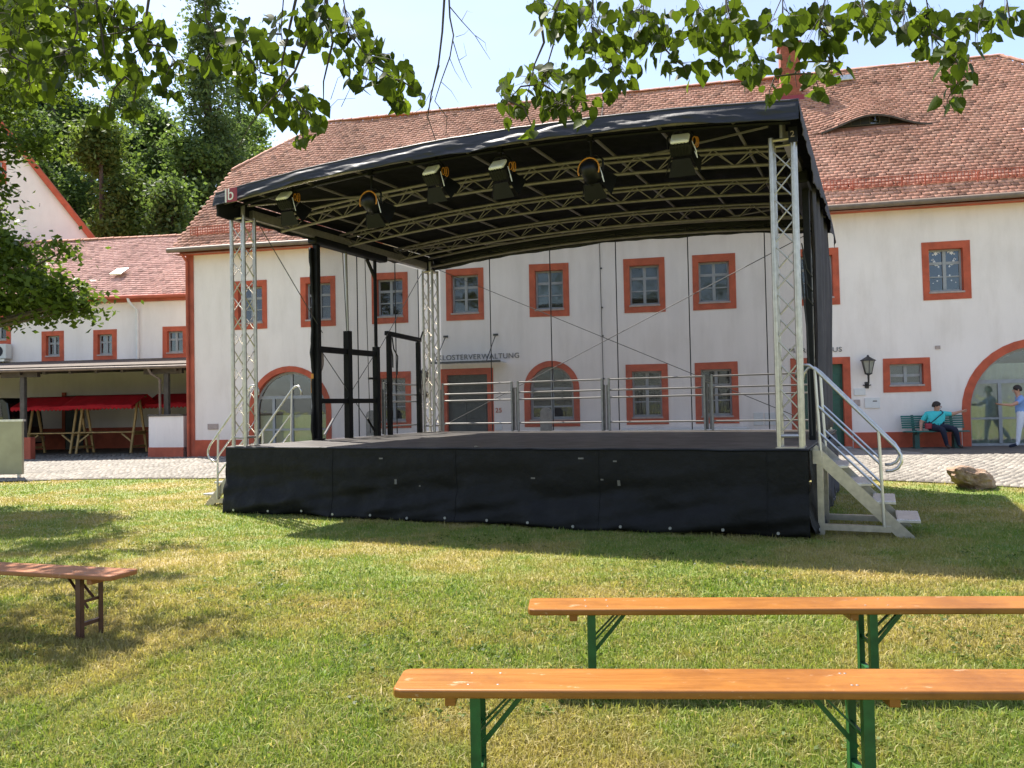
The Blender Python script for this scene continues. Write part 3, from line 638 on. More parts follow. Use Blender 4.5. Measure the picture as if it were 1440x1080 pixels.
# small things fixed to the wall
def plate(name, x0, y0, x1, y1, mat, t=.03):
    a, b = FA.hit(x0, y1), FA.hit(x1, y0); return MB().box(a.x, b.x, -t, -.002, a.z, b.z).build(name, mat, B, bevel=.006)
plate('notice_board', 1216, 559, 1237, 574, 'sign_white'); plate('sign_plate', 1201, 546, 1217, 556, 'sign_white'); plate('letter_box', 1201, 562, 1209, 571, 'sill_stone', .06)
plate('notice_arrow', 1227, 563, 1233, 565, 'letter', .034); plate('wall_vent', 1315, 486, 1322, 491, 'sill_stone'); plate('plaque', 292.5, 596, 307, 604, 'sill_stone')
plate('meter_box', 1060, 580, 1073, 598, 'sign_white', .02); plate('meter_box', 1076, 580, 1091, 598, 'sign_white', .02); plate('notice_board', 697, 592, 706, 605, 'sign_white', .02)
def lantern(px, ptop, pbot, label):
    t, b = FA.hit(px, ptop, -.3), FA.hit(px, pbot, -.05); h = t.z-b.z; P = FA.world((t.x, 0, b.z))
    e = empty('wall_lantern', P, FA.a, label, 'lantern', 'wall lanterns')
    MB().path([(0, -.0, .06*h), (0, -.16, .02*h), (0, -.24, .12*h), (0, -.25, .40*h)], [.018, .018, .022, .03], 8).build('bracket', 'lamp_metal', e, smooth=R(40))
    MB().path([(-.1, -.03, .04*h), (0, -.03, .0), (.1, -.03, .04*h)], .014, 6).build('scroll', 'lamp_metal', e)
    MB().box(-.05, .05, -.02, 0, -.06, .14*h).build('wall_plate', 'lamp_metal', e)
    c = (0, -.25); n = 6; z0, z1 = .40*h, .82*h; r0, r1 = .085, .165
    ring_ = lambda r, z: [(c[0]+r*math.cos(math.pi/n+2*math.pi*i/n), c[1]+r*math.sin(math.pi/n+2*math.pi*i/n), z) for i in range(n)]
    gl = MB(); gl.add(ring_(r0-.008, z0)+ring_(r1-.008, z1), [(i, (i+1) % n, n+(i+1) % n, n+i) for i in range(n)]); gl.build('lamp_glass', 'lamp_glass', e)
    fr = MB()
    for p, q in zip(ring_(r0, z0), ring_(r1, z1)): fr.tube(p, q, .010, 5)
    fr.lathe([(.03, z0-.04), (r0+.01, z0-.01), (r0+.01, z0+.012)], (c[0], c[1], 0), 6); fr.build('lamp_cage', 'lamp_metal', e)
    MB().lathe([(r1+.03, z1-.01), (r1+.025, z1+.012), (.07, z1+.10*h), (.035, z1+.13*h), (.02, h)], (c[0], c[1], 0), 6).build('lamp_roof', 'lamp_metal', e)
lantern(1221, 499, 543, 'dark iron wall lantern right of the green door'); lantern(594, 518, 556, 'dark iron wall lantern left of the grey door, seen past the stage')
for px, pt, pb, lab in ((768, 573, 612, 'rounded grey stone slab standing before the arched window'), (522, 577, 614, 'rounded grey stone slab standing left of the lower window behind the stage')):
    b = FA.hit(px, pb, -.9); t = FA.hit(px, pt, -.9); P = FA.world((b.x, -.9, 0)); z = gz(P.x, P.y)
    w2 = .16; top = t.z-z; pts = [(-w2, 0, 0), (w2, 0, 0)]+[(w2*math.cos(math.pi*i/8), 0, top-w2+w2*math.sin(math.pi*i/8)) for i in range(9)]
    o = MB().prism(pts, (0, .14, 0)).build('stone_slab', 'stone', bevel=.015); o.location = (P.x, P.y, z); o.rotation_euler.z = FA.a; tag(o, lab, 'stone', 'standing stone slabs')
# ================================================================== LOWER WING
Wg = empty('side_wing', WG.o, WG.a, 'lower white wing with tiled roof left of the main building', 'building')
wz = WG.hit(262, 419).z; wl = -24
wall2 = MB(); wh = []
for x0, y0, x1, y1 in ((59, 465, 90, 508.5), (131.5, 463, 164, 507), (229, 458.5, 263.5, 504)):
    a, b = WG.hit(x0, y1), WG.hit(x1, y0); wh.append(rect_window(Wg, a.x, b.x, a.z, b.z, sw=.17, top=.17, bot=.16, rows=(.62,), mat='red_paint', style='blind' if x0 > 200 or x0 < 100 else '', yb=.12)[1])
a, b = WG.hit(-22, 486), WG.hit(15, 440); wh.append(rect_window(Wg, a.x, b.x, a.z, b.z, sw=.17, top=.17, bot=.16, rows=(.62,))[1])
a, b = WG.hit(93, 640, 4.95), WG.hit(117, 556, 4.95)
MB().box(wl, .6, 0, 5, 3.35, 3.45).build('passage_ceiling', 'dark_timber', Wg)
dr = MB().box(a.x, b.x, 4.9, 5.01, 0, b.z).build('door', 'dark_door', Wg); MB().box(a.x-.14, a.x, 4.88, 5.01, 0, b.z+.14).build('door_jamb', 'red_worn', dr)
wall_holes(wall2, wl, 0.6, 3.35, wz+.1, wh); wall2.box(wl, .6, .4, 8, 3.5, wz); wall2.box(wl, .6, 5.0, 5.2, -.5, 3.5)
wall2.build('wall', 'plaster_wing', Wg)
for p, q in ((wl, a.x-.14), (b.x, .1)): MB().box(p, q, 4.96, 5.01, -.4, 1.0).build('plinth', 'red_worn', Wg)
MB().box(wl, .25, -.16, 0, wz-.08, wz+.06).build('cornice', 'red_worn', Wg)
rzid = WG.hit(262, 331.5, 4).z; wsl = (rzid-wz-.1)/4.3; wrz = lambda u, y, y0=0: wz+.1+wsl*(y+.3)+.02*math.sin(u*.8)
r2 = MB().add([(wl, -.3, wz+.06), (.6, -.3, wz+.06), (.6, 4, rzid-.05), (wl, 4, rzid-.05), (wl, 8.3, wz+.06), (.6, 8.3, wz+.06)], [(0, 1, 2, 3), (3, 2, 5, 4)]).build('roof', 'tile_plain', Wg)
tile_field('roof_tiles', 'wing_tile', r2, -13.5, .6, -.35, 4, .165, .19, wrz, wsl, lambda u, y: True)
ridge((.5, 4, rzid), (-13.5, 4, rzid), r2)
MB().path([(wl, -.4, wz+.05), (.2, -.4, wz+.05)], .06, 8).build('gutter', 'red_worn', Wg, smooth=R(40))
def wroof(px, py):
    lo, hi = -.3, 4
    for _ in range(40):
        m = (lo+hi)/2; P = WG.hit(px, py, m)
        if P.z > wrz(P.x, m): lo = m
        else: hi = m
    return P
P = wroof(166, 390); vt = MB().prism([(-.22, -.16, 0), (.22, -.16, 0), (.25, .3, .28), (-.19, .3, .28)], (0, -.02, .05)); vo = vt.build('roof_vent', 'galv', r2); vo.location = P+Vector((0, 0, .06))
d0 = WG.hit(189, 424); MB().path([(d0.x, -.4, wz+.02), (d0.x, -.35, wz-.1), (d0.x+.15, -.09, wz-.38), (d0.x+.16, -.09, 3.5)], .05, 10).build('downpipe', 'white_pipe', Wg, smooth=R(40))
P = WG.hit(9, 495); ac = MB().box(-.55, .27, -.36, -.06, -.27, .27).build('air_conditioner', 'ac_white', Wg, bevel=.02); ac.location = (P.x, 0, P.z)
MB().lathe([(.2, -.37), (.2, -.365), (.02, -.366)], (-.05, 0, 0), 16, 'y').build('fan_grille', 'dark_inside', ac); MB().box(-.45, .15, -.3, 0, -.36, -.28).build('bracket', 'galv', ac)
# lean-to canopy in front of the wing
cz1 = WG.hit(240, 516, -2.9).z
cp = empty('lean_to_canopy', WG.o, WG.a, 'dark timber lean-to canopy on posts along the side wing', 'canopy')
MB().prism([(wl, -2.9, cz1), (.25, -2.9, cz1), (.25, 0, cz1+.42), (wl, 0, cz1+.42)], (0, 0, .08)).build('canopy_roof', 'dark_timber', cp)
MB().box(wl, .25, -2.97, -2.9, cz1-.03, cz1+.11).build('fascia', 'timber_grey', cp)
MB().path([(wl, -3.03, cz1+.02), (.25, -3.03, cz1+.0)], .055, 8).build('gutter', 'gutter', cp, smooth=R(40))
for x in np.arange(-13.5, .2, .9): MB().beam((x, -2.88, cz1-.07), (x, -.02, cz1+.35), .09, .13).build('rafter', 'dark_timber', cp)
for px in (33, 235):
    P = WG.hit(px, 560, -2.65); MB().box(P.x-.08, P.x+.08, -2.72, -2.58, -.1, cz1-.2).build('post', 'timber_grey', cp, bevel=.01)
    MB().box(P.x-.75, P.x+.55, -2.73, -2.57, cz1-.2, cz1-.03).build('beam', 'dark_timber', cp)
P = WG.hit(226, 530, -2.8); MB().path([(P.x-.3, -3.03, cz1), (P.x-.25, -2.95, cz1-.2), (P.x-.02, -2.83, cz1-.38), (P.x, -2.82, 0)], .04, 8).build('downpipe', 'gutter', cp, smooth=R(40))
lw0, lw1 = WG.hit(207, 600, -2.9), WG.hit(266, 600, -2.9); lz = WG.hit(215, 583, -2.9).z
lw = empty('low_wall', WG.world(((lw0.x+lw1.x)/2, -2.9, 0)), WG.a, 'low white wall with red base at the corner of the main building', 'wall'); hw = (lw1.x-lw0.x)/2
def lwp(z0, z1, g):
    pts = [(-hw-g, .12, z0), (-hw+.1-g, -.08-g, z0), (-hw+.4, -.22-g, z0), (hw, -.35-g, z0), (hw, .2, z0), (-hw, .3, z0)]; return MB().prism(pts, (0, 0, z1-z0))
lwp(-.2, lz-.06, 0).build('wall', 'plaster_wing', lw); lwp(-.2, .5, .02).build('base', 'red_worn', lw); lwp(lz-.06, lz, .03).build('coping', 'timber_grey', lw)
o = MB().box(-.16, .16, -.12, .12, -.1, .75).build('kerb_post', 'red_worn', bevel=.02); P = WG.hit(36, 628, -2.9); o.location = WG.world((P.x+.1, -2.9, 0)); o.rotation_euler.z = WG.a
o.location.z = gz(o.location.x, o.location.y); tag(o, 'short red painted block at the foot of the canopy post', 'block')
# market stalls
def stall(x0, x1, y, label, fl=1):
    ox = (x0+x1)/2; P = WG.world((ox, y, 0)); z = gz(P.x, P.y)+.03; e = empty('market_stall', (P.x, P.y, z), WG.a, label, 'market stall', 'market stalls under the canopy'); e.scale = (1, 1, 1.12); L = (x1-x0)/2
    for s in (-1, 1):
        x = s*(L-.05)
        for k in (-1, 1):
            MB().beam((x, k*.52, 0), (x, k*.03, 1.86), .075, .055, (0, 1, 0)).build('leg', 'pine', e)
        MB().beam((x-.03, -.46, .2), (x-.03, .46, .2), .05, .07).build('stretcher', 'pine', e); MB().beam((x+.03, -.36, .62), (x+.03, .36, .62), .05, .08).build('table_bearer', 'pine', e)
        MB().beam((x, -.4, .35), (x-s*.42, -.38, .63), .05, .05).build('brace', 'pine', e)
    MB().box(-L-.08, L+.08, -.5, .5, .66, .70).build('table_top', 'pine', e, bevel=.006)
    MB().box(-L-.25, L+.25, -.03, .03, 1.80, 1.86).build('ridge_pole', 'pine', e)
    def aw(s, t):
        x = -L-.3+(2*L+.6)*s; v = -1+2*t; yy = v*.85; zz = 1.90-.36*abs(v)-.03*math.sin(s*math.pi*3)*abs(v)+.012*math.sin(x*14)*abs(v)
        return (x, yy, zz)
    a = MB().grid(aw, 30, 12)
    ao = a.build('awning', 'awning_red', e, smooth=True, solid=.006)
    for k in (-1, 1):
        vl = MB()
        for i in range(int((2*L+.6)/.16)):
            xa = -L-.3+i*.16; z0 = 1.54; vl.prism([(xa, k*.852, z0+.02), (xa+.16, k*.852, z0+.02), (xa+.155, k*.86, z0-.07), (xa+.08, k*.865, z0-.12), (xa+.005, k*.86, z0-.07)], (0, .004, 0))
        vl.build('scalloped_edge', 'awning_red', ao)
q = lambda px, y: WG.hit(px, 610, y).x
stall(q(48, 1.2), q(113, 1.2), 1.2, 'market stall with red awning at the left end under the canopy'); stall(q(118, .8), q(197, .8), .8, 'market stall with red awning between the other stall and the low wall')
stall(q(232, 1.8), q(300, 1.8), 1.8, 'red market stall half hidden behind the low white wall')
# dark van at the left edge
def van():
    P = WG.hit(15, 600, .3); e = empty('parked_van', WG.world((P.x, .3, .15)), WG.a, 'black van parked under the canopy at the left edge', 'van')
    side = [(-4.6, 0, .35), (0, 0, .35), (.02, 0, 1.0), (-.12, 0, 1.95), (-.3, 0, 2.1), (-3.1, 0, 2.1), (-3.9, 0, 1.3), (-4.6, 0, 1.1)]
    MB().prism([(x, -.0, z) for x, _, z in side], (0, 1.75, 0)).build('body', 'car_paint', e, bevel=.06)
    for x in (-.9, -3.7):
        w_ = MB().lathe([(.05, -.03), (.3, -.03), (.33, .0), (.33, .2)], (x, 0, .33), 18, 'y').build('wheel', 'rubber', e); MB().lathe([(.2, -.045), (.19, -.035)], (x, 0, .33), 14, 'y').build('rim', 'galv', w_)
    for x0, x1 in ((-1.35, -.3), (-2.5, -1.5)): MB().prism([(x0, -.01, 1.25), (x1, -.01, 1.25), (x1-.1, -.01, 1.9), (x0+.03, -.01, 1.9)], (0, .008, 0)).build('side_window', 'glass', e)
    MB().box(-.02, .035, .1, .3, .8, 1.25).build('tail_light', 'logo_red', e); MB().box(-.35, .06, .0, 1.75, .4, .62).build('bumper', 'galv', e, bevel=.03)
van()
# tan sheet-metal panel on legs
P = gnd(27, 674); tp = empty('sheet_metal_screen', P, FA.a+.12, 'olive-tan sheet metal screen on short legs at the left lawn edge', 'screen')
MB().box(-2.6, .1, -.04, .04, .12, 1.4).build('panel', 'panel_tan', tp, bevel=.01); MB().box(-2.65, .14, -.055, .055, 1.38, 1.43).build('top_rail', 'galv', tp)
for x in (0, -2.45): MB().box(x-.03, x+.03, -.03, .03, -.05, .14).build('leg', 'galv', tp)
# ================================================================== GABLE HOUSE BEHIND
GF = Frame((-19, 37, 0), .5); v1, v2 = GF.hit(30, 213), GF.hit(126, 334)
sl = (v1.z-v2.z)/(v1.x-v2.x); e0 = v2.x+(6.2-v2.z)/sl; apx = e0-6.4; apz = 6.2+sl*(apx-e0)
G = empty('gable_house', GF.o, GF.a, 'tall white gable with red verge behind the wing at left', 'building')
MB().prism([(e0, 0, 0), (e0, 0, 6.2), (apx, 0, apz), (2*apx-e0, 0, 6.2), (2*apx-e0, 0, 0)], (0, 11, 0)).build('wall', 'plaster_wing', G)
for s in (1, -1):
    ex = apx+s*(e0-apx); MB().prism([(ex+s*.3, -.12, 6.2-.36), (apx, -.12, apz), (apx, -.12, apz+.3), (ex+s*.3, -.12, 6.2-.06)], (0, 11.3, 0)).build('roof', 'tile_plain', G)
    MB().prism([(ex+s*.3, -.17, 6.2-.5), (apx, -.17, apz-.16), (apx, -.17, apz+.22), (ex+s*.3, -.17, 6.2-.12)], (0, .06, 0)).build('verge_board', 'red_paint', G)
a, b = GF.hit(-14, 257), GF.hit(9, 224); rect_window(G, a.x, b.x, a.z, b.z, rows=(.6,), yb=-.07)
# ================================================================== STAGE
S = empty('mobile_stage', ST.o, ST.a, 'black-skirted mobile concert stage with arched black roof on the lawn', 'stage')
MB().box(0, W_, 0, D_, DK-.09, DK).build('deck', 'deck', S, bevel=.01)
MB().box(.25, W_-.25, .25, D_-.25, .35, DK-.1).build('chassis', 'black_steel', S)
for a in (.35, 2.2, 4.3, 6.4, 8.3):
    for b in (.35, 3.2, 6.0): MB().tube((a, b, -.05), (a, b, DK-.1), .05, 8).build('support_leg', 'galv', S)
def hsh(x, k=0): return math.sin(x*3.1+k)*.5+math.sin(x*7.7+k*2.3)*.3+math.sin(x*17.3+k*1.7)*.2
def skirt_panel(p, q, nout, name='skirt', seed=0, bl=.06):
    p, q = Vector((*p, 0)), Vector((*q, 0)); L = (q-p).length; n = Vector((*nout, 0))
    def fn(s, t):
        x = s*L; z = DK-.004-.012*abs(hsh(x*.55, seed+3))*(1-t)-(DK-.03+.03*hsh(x*.7, seed))*t
        o = .012+.030*hsh(x*1.1, seed)*t+.06*hsh(x*.35+t*2.1, seed+1)*t*t+bl*t*t*t+.045*math.sin(t*9+hsh(x*.5, seed)*2)*t+.022*math.sin(t*23+x*.8+2*hsh(x*.6, seed+6))*t*(1-.5*t)*(.4+.6*abs(hsh(x*.4, seed+4)))
        return p+(q-p)*s+n*o+Vector((0, 0, z))
    o = MB().grid(fn, int(L*22), 26).build(name, 'skirt', S, smooth=True, solid=.004)
    for k in range(1, int(L/2.05)+1):
        if k*2.05 < L-.3: MB().path([fn(k*2.05/L, i/30)+n*.003 for i in range(31)], .006, 5).build('seam', 'skirt', o, smooth=True)
    hm = MB()
    hm.path([fn(i/60, 0)+n*.004+Vector((0, 0, -.012)) for i in range(61)], .012, 6); hm.build('hem', 'black_plastic', o)
    for i in range(int(L/.62)+1):
        s = (.25+i*.62)/L
        if s < 1: P = fn(s, .955); e = MB().lathe([(.010, -.004), (.019, -.004), (.019, .004), (.010, .004)], (0, 0, 0), 10, 'y').build('eyelet', 'eyelet', o); e.location = P+n*.012; e.rotation_euler.z = math.atan2(n.y, n.x)+math.pi/2
    return fn, o
fr_fn, sk = skirt_panel((0, 0), (W_, 0), (0, -1), seed=1)
skirt_panel((W_, 0), (W_, D_), (1, 0), seed=5, bl=.03); skirt_panel((0, D_), (0, 0), (-1, 0), seed=8, bl=.03)
tp_ = MB()                                                   # bits of tape left on the skirt
for px, py, w2, h2 in ((533, 645, 5, 2), (553, 678, 3, 7), (747, 673, 5, 2), (815, 645, 6, 2), (863, 649, 4, 2), (845, 675, 3, 2), (868, 680, 3, 7), (587, 684, 2, 2), (667, 628, 4, 1.5)):
    P = ST.hit(px, py, -.07); tp_.box(P.x-w2*.006, P.x+w2*.006, -.078, -.073, P.z-h2*.005, P.z+h2*.005)
mw_ = [(p[0], fr_fn(min(.999, max(0, p[0]/W_)), min(1, max(0, (DK-p[2])/DK))).y-.004+(p[1]+.075), p[2]) for p in tp_.v]; tp_.v = mw_
tp_.build('tape_scraps', 'tape', sk)['kind'] = 'stuff'
# truss towers
def tower(a, b, z0=DK, z1=TW, h=.122):
    m = MB(); cs = [(-h, -h), (h, -h), (h, h), (-h, h)]
    for x, y in cs: m.tube((a+x, b+y, z0), (a+x, b+y, z1), .031, 10)
    t = m.build('truss_tower', 'alu', S, smooth=R(40))
    MB().box(a-.16, a+.16, b-.16, b+.16, z0, z0+.012).build('base_plate', 'alu', t); 
    for z in (z1-.03, z0+.14):
        cap = MB()
        for i in range(4): x, y = cs[i]; x2, y2 = cs[(i+1) % 4]; cap.tube((a+x, b+y, z), (a+x2, b+y2, z), .02, 6)
        cap.build('end_frame', 'alu', t)
    n = 12; st = (z1-z0-.3)/n
    for f in range(4):
        (x, y), (x2, y2) = cs[f], cs[(f+1) % 4]
        for k in range(n):
            za, zb = z0+.16+k*st, z0+.16+(k+1)*st; fl = k % 2
            p, q = (a+x, b+y, za if not fl else zb), (a+x2, b+y2, zb if not fl else za); rod('brace', p, q, .0095, 'alu', t)
    return t
tower(.2, .2); tower(W_-.2, .2); tower(.2, D_-.2); tower(W_-.2, D_-.2)
# arched roof frame
AC = W_/2
def arch(a): return 1-((a-AC)/(AC+.05))**2
def zt(a, b=0): return 4.83+.24*arch(a)+.02*b        # top chord
def za_c(a): return 4.95+.24*arch(a)                  # canvas
def truss(b, dep=.21):
    m = MB(); A = np.linspace(.12, W_-.12, 33)
    for dy in (-.11, .11): m.path([(a, b+dy, zt(a, b)) for a in A], .024, 8)
    m.path([(a, b, zt(a, b)-dep) for a in A], .024, 8)
    t = m.build('roof_truss', 'alu_dull', S, smooth=R(40)); k = 0
    for i in range(len(A)-1):
        for dy in (-.11, .11):
            p, q = (A[i], b+dy, zt(A[i], b)), (A[i+1], b, zt(A[i+1], b)-dep)
            if i % 2: p, q = (A[i], b, zt(A[i], b)-dep), (A[i+1], b+dy, zt(A[i+1], b))
            rod('brace', p, q, .009, 'alu_dull', t, 5)
for b in (1.2, 3.0, 4.9): truss(b)
for b, r in ((-.12, .026), (D_-.1, .03)):
    MB().path([(a, b, zt(a, b)+.02) for a in np.linspace(.05, W_-.05, 33)], r, 8).build('edge_tube', 'alu_dull', S, smooth=R(40))
MB().path([(a, D_-.1, zt(a, D_)-.19) for a in np.linspace(.05, W_-.05, 33)], .028, 8).build('edge_tube', 'alu_dull', S, smooth=R(40))
for a in np.linspace(.75, W_-.75, 9): rod('purlin', (a, -.1, zt(a, 0)+.035), (a, D_-.1, zt(a, D_)+.035), .021, 'alu_dull', S, 8)
for a0, b0, a1, b1 in ((.3, .2, 2.3, 1.2), (2.3, 1.2, .3, 3.0), (8.3, .2, 6.4, 1.2), (.3, 4.9, 2.3, 6.2), (8.3, 4.9, 6.4, 6.2)): rod('wind_brace', (a0, b0, zt(a0, b0)), (a1, b1, zt(a1, b1)), .016, 'alu_dull', S, 6)
MB().box(.10, .22, .42, D_-.35, 4.70, 4.86).build('side_beam', 'alu', S, bevel=.012); MB().box(W_-.22, W_-.10, .42, D_-.35, 4.70, 4.86).build('side_beam', 'alu', S, bevel=.012)
MB().box(.05, .26, 2.0, 4.35, 4.60, 4.73).build('hinge_housing', 'black_steel', S, bevel=.03); MB().box(W_-.3, W_-.02, 1.75, 4.35, 4.55, 4.74).build('hinge_housing', 'black_steel', S, bevel=.03)
for b, lab in ((.2, 1), (D_-.2, 1)):
    for a in (.2, W_-.2): MB().tube((a, b, TW-.01), (a, b, 4.9), .035, 8).build('tower_pin', 'galv', S)
# canvas
B0, B1 = -.3, D_+.12; A0, A1 = .12, W_+.03
def wr(x, y, k): return hsh(x*.9+.7*math.sin(y*2+k), k)*.5+hsh(x*2.3+y*1.4, k+2)*.3+hsh(x*5.1-y*3.3, k+5)*.2
def cv(s, t):
    a = A0+(A1-A0)*s; b = B0+(B1-B0)*t; return (a, b, za_c(min(max(a, 0), W_))+.02*b*.6+.008*wr(a*.8, b*.8, 3))
cvo = MB().grid(cv, 110, 60).build('roof_canvas', 'canvas_shaded', S, smooth=True, solid=.006)
def val(s, t):                                                 # front valance, rolled edge and wrinkles
    a = A0+(A1-A0)*s; z = cv(s, 0)[2]; h = (.215+.035*hsh(a*.45, 2))*t
    b = B0-.10*t*(1-.25*t)-.028*wr(a*.9+t*.9, t*2.2, 1)*t-.03*math.sin((a*1.3+t*2.4)*2.4+1.5*hsh(a*.5, 4))*t*(1.1-t)*1.5*(.35+.65*abs(hsh(a*.6, 7)))
    return (a, b, z+.012-h)
MB().grid(val, 240, 16).build('front_valance', 'vinyl', cvo, smooth=True, solid=.005)
MB().path([Vector(val(i/80, 0))+Vector((0, .01, .0)) for i in range(81)], .022, 8).build('edge_roll', 'vinyl', cvo, smooth=True)
def rval(s, t):
    a = A0+(A1-A0)*s; z = cv(s, 1)[2]; return (a, B1+.02*hsh(a*1.3, 6)*t, z-.30*t+.02*hsh(a*.8, 3)*t)
MB().grid(rval, 80, 6).build('rear_valance', 'vinyl', cvo, smooth=True, solid=.005)
def sval(sgn):
    def fn(s, t):
        b = B0+(B1-B0)*s; z = za_c(0)+.02*b*.6; d = .26+(.22*math.exp(-((s-.28)/.16)**2)+.34*s*s if sgn > 0 else .06)+.03*hsh(b*1.2, 9)
        a = (A1 if sgn > 0 else A0)+sgn*(((.02+.05*s) if sgn > 0 else -.02)*t+.025*hsh(b*1.7+t, 4)*t+.02*math.sin(b*5+t*4)*t)
        return (a, b, z-d*t)
    return fn
for sg in (1, -1): MB().grid(sval(sg), 90, 12).build('side_valance', 'vinyl' if sg < 0 else 'curtain_dark', cvo, smooth=True, solid=.005)
lg = MB().box(-.115, .115, -.004, .004, -.105, .105).build('logo_plate', 'logo_red', cvo); P = ST.hit(331, 276, B0-.06); lg.location = (max(P.x, .27), B0-.15, P.z); lg.rotation_euler = (0, 0, 0)
text_mesh('logo_letter', 'b', .26, 'sign_white', lg, Matrix.Translation((-.07, -.008, -.075)) @ Matrix.Rotation(math.pi/2, 4, 'X'), .003)
MB().box(-.115, -.085, -.007, -.003, -.105, .105).build('logo_bar', 'sign_white', lg)
P = ST.hit(1115, 189, -.02); n2 = MB().box(-.05, .05, -.01, .01, -.09, .09).build('number_plate', 'black_plastic', S); n2.location = (P.x, -.02, P.z)
text_mesh('number', '2', .10, 'sill_stone', n2, Matrix.Translation((-.03, -.013, -.03)) @ Matrix.Rotation(math.pi/2, 4, 'X'), .002)
# rear and side gauze
def gz_panel(p, q, z1a, z1b, sd):
    p, q = Vector((*p, 0)), Vector((*q, 0)); d = q-p; nn = Vector((-d.y, d.x, 0)).normalized()
    def fn(s, t): return p+d*s+nn*(.012*hsh(s*3+sd, sd)*(1-t)+.006*math.sin(s*19+sd))+Vector((0, 0, DK+.01+(z1a+(z1b-z1a)*s-DK)*t))
    g = MB().grid(fn, 24, 4).build('gauze_panel', 'gauze', S, smooth=True)
    MB().path([fn(1, t/8)+nn*-.012 for t in range(9)], .011, 6).build('seam_cord', 'cable', g)
xs = [.34, 1.6, 3.04, 4.51, 6.01, 7.49, 8.35]
for i in range(6): gz_panel((xs[i], D_+.03), (xs[i+1], D_+.03), zt(xs[i], 6)-.06, zt(xs[i+1], 6)-.06, i)
ys = [2.28, 3.6, 5.0, 5.95]
for i in range(3): gz_panel((.0, ys[i]), (.0, ys[i+1]), 4.7, 4.7, i+8)
for p, q in (((.36, D_-.06, 4.72), (8.3, D_-.06, 1.15)), ((8.3, D_-.06, 4.72), (.36, D_-.06, 1.15)), ((.12, 2.3, 2.65), (.12, 4.0, 1.12)), ((.12, 4.0, 2.68), (.12, 2.32, 1.12)),
             ((.14, .6, 4.72), (.14, 2.3, 3.0)), ((.14, 5.9, 4.6), (.14, 4.1, 2.75)), ((.1, 3.0, 4.6), (.1, 3.1, 3.1)), ((.1, 3.75, 4.6), (.1, 3.85, 1.1))):
    rod('brace_cable', p, q, .008, 'steel_wire', S, 5)
tb = MB(); tb.tube((.12, 2.34, 1.13), (.12, 2.62, 1.42), .022, 8); tb.build('turnbuckle', 'galv', S)
tb = MB(); tb.tube((.12, 3.98, 1.13), (.12, 3.72, 1.40), .022, 8); tb.build('turnbuckle', 'black_steel', S)
# lifting masts on the left side
def mast(name, a, b, z0, z1, w, m='black_steel'): return MB().box(a-w/2, a+w/2, b-w/2, b+w/2, z0, z1).build(name, m, S, bevel=.008)
m1 = mast('lifting_mast', .1, 2.2, DK, 4.62, .10); MB().box(.03, .17, 2.1, 2.3, DK, DK+.03).build('foot_plate', 'black_steel', m1)
def drape(s, t): z = 1.05+3.5*t; return (.05-.05*math.sin(t*7)*.2, 2.17-.07*s-.04*hsh(z*1.3, 3)*s, z)
MB().grid(drape, 4, 40).build('rolled_cover', 'skirt', m1, smooth=True, solid=.05)
for z in (1.3, 2.6, 3.5, 4.3): MB().box(.02, .04, 2.17, 2.21, z-.03, z+.03).build('mast_bolt', 'galv', m1)
MB().box(-.0, .06, 2.12, 2.16, 1.9, 2.25).build('marker_strip', 'orange_cable', m1)
mast('ram_post', .1, 3.13, DK, 3.1, .125); rod('ram_rod', (.1, 3.13, 3.1), (.1, 3.1, 4.62), .03, 'galv', S, 8)
m2 = mast('lifting_mast', .1, 4.1, DK, 2.85, .115); mast('inner_mast', .1, 4.1, 2.85, 4.68, .055); MB().beam((.1, 4.1, 4.25), (.1, 3.82, 4.6), .05, .05).build('knee_brace', 'black_steel', S)
MB().box(.06, .14, 3.85, 4.1, 2.18, 2.22).build('lever', 'black_steel', m2)
for z, h in ((2.7, .11), (1.75, .09)): MB().box(.06, .14, 2.26, 4.04, z-h/2, z+h/2).build('cross_bar', 'black_steel', S, bevel=.006)
bag = MB().ball((.0, 2.36, 2.5), .09, .1, .24, 10, 8).build('plastic_bag', 'sill_stone', S, smooth=True)
gf = MB(); gf.box(.06, .14, 4.53, 4.63, DK, 3.12); gf.box(.06, .14, 5.72, 5.82, DK, 3.05); gf.build('door_frame', 'black_steel', S, bevel=.006)
MB().beam((.1, 4.48, 3.16), (.1, 5.86, 3.1), .08, .09).build('door_frame_head', 'black_steel', S); MB().tube((.1, 5.86, 3.1), (.1, 5.98, 3.3), .02, 6).build('hook', 'black_steel', S)
for k in (0, 1): MB().path([(.06, 4.72+.05*k, 3.1), (.05, 4.74+.10*k, 2.85), (.06, 4.78+.2*k, 2.7), (.05, 4.8+.16*k, 2.45-.15*k)], .014, 6).build('strap', 'cable', S)
# right side mast and curtain
m3 = mast('lifting_mast', W_-.1, 2.2, DK, 4.68, .09); mast('lifting_mast', W_-.12, 4.1, DK, 4.68, .09)
def cur(s, t):
    z = 4.72-3.62*t; b = 2.35+(3.65-.7*t*(1-s))*s; return (W_-.03+.035*math.sin(s*26+1.5*t)+.02*hsh(s*5+t, 2)+.02*math.sin(t*5)*s, b, z)
MB().grid(cur, 90, 30).build('side_curtain', 'curtain_dark', S, smooth=True, solid=.006)
def cur2(s, t):
    z = 1.0-.95*t; b = 2.0+3.2*s; return (W_+.06+.03*math.sin(s*15)+.02*hsh(t*3+s, 2), b, z)
MB().grid(cur2, 40, 10).build('curtain_tail', 'curtain_dark', S, smooth=True, solid=.006)
for k in range(3): MB().path([(W_-.15, 1.9+.1*k, 3.75-.1*k), (W_-.1, 2.0, 3.4-.2*k), (W_-.04, 2.1, 3.3-.2*k)], .009, 5).build('loose_cable', 'cable', S)
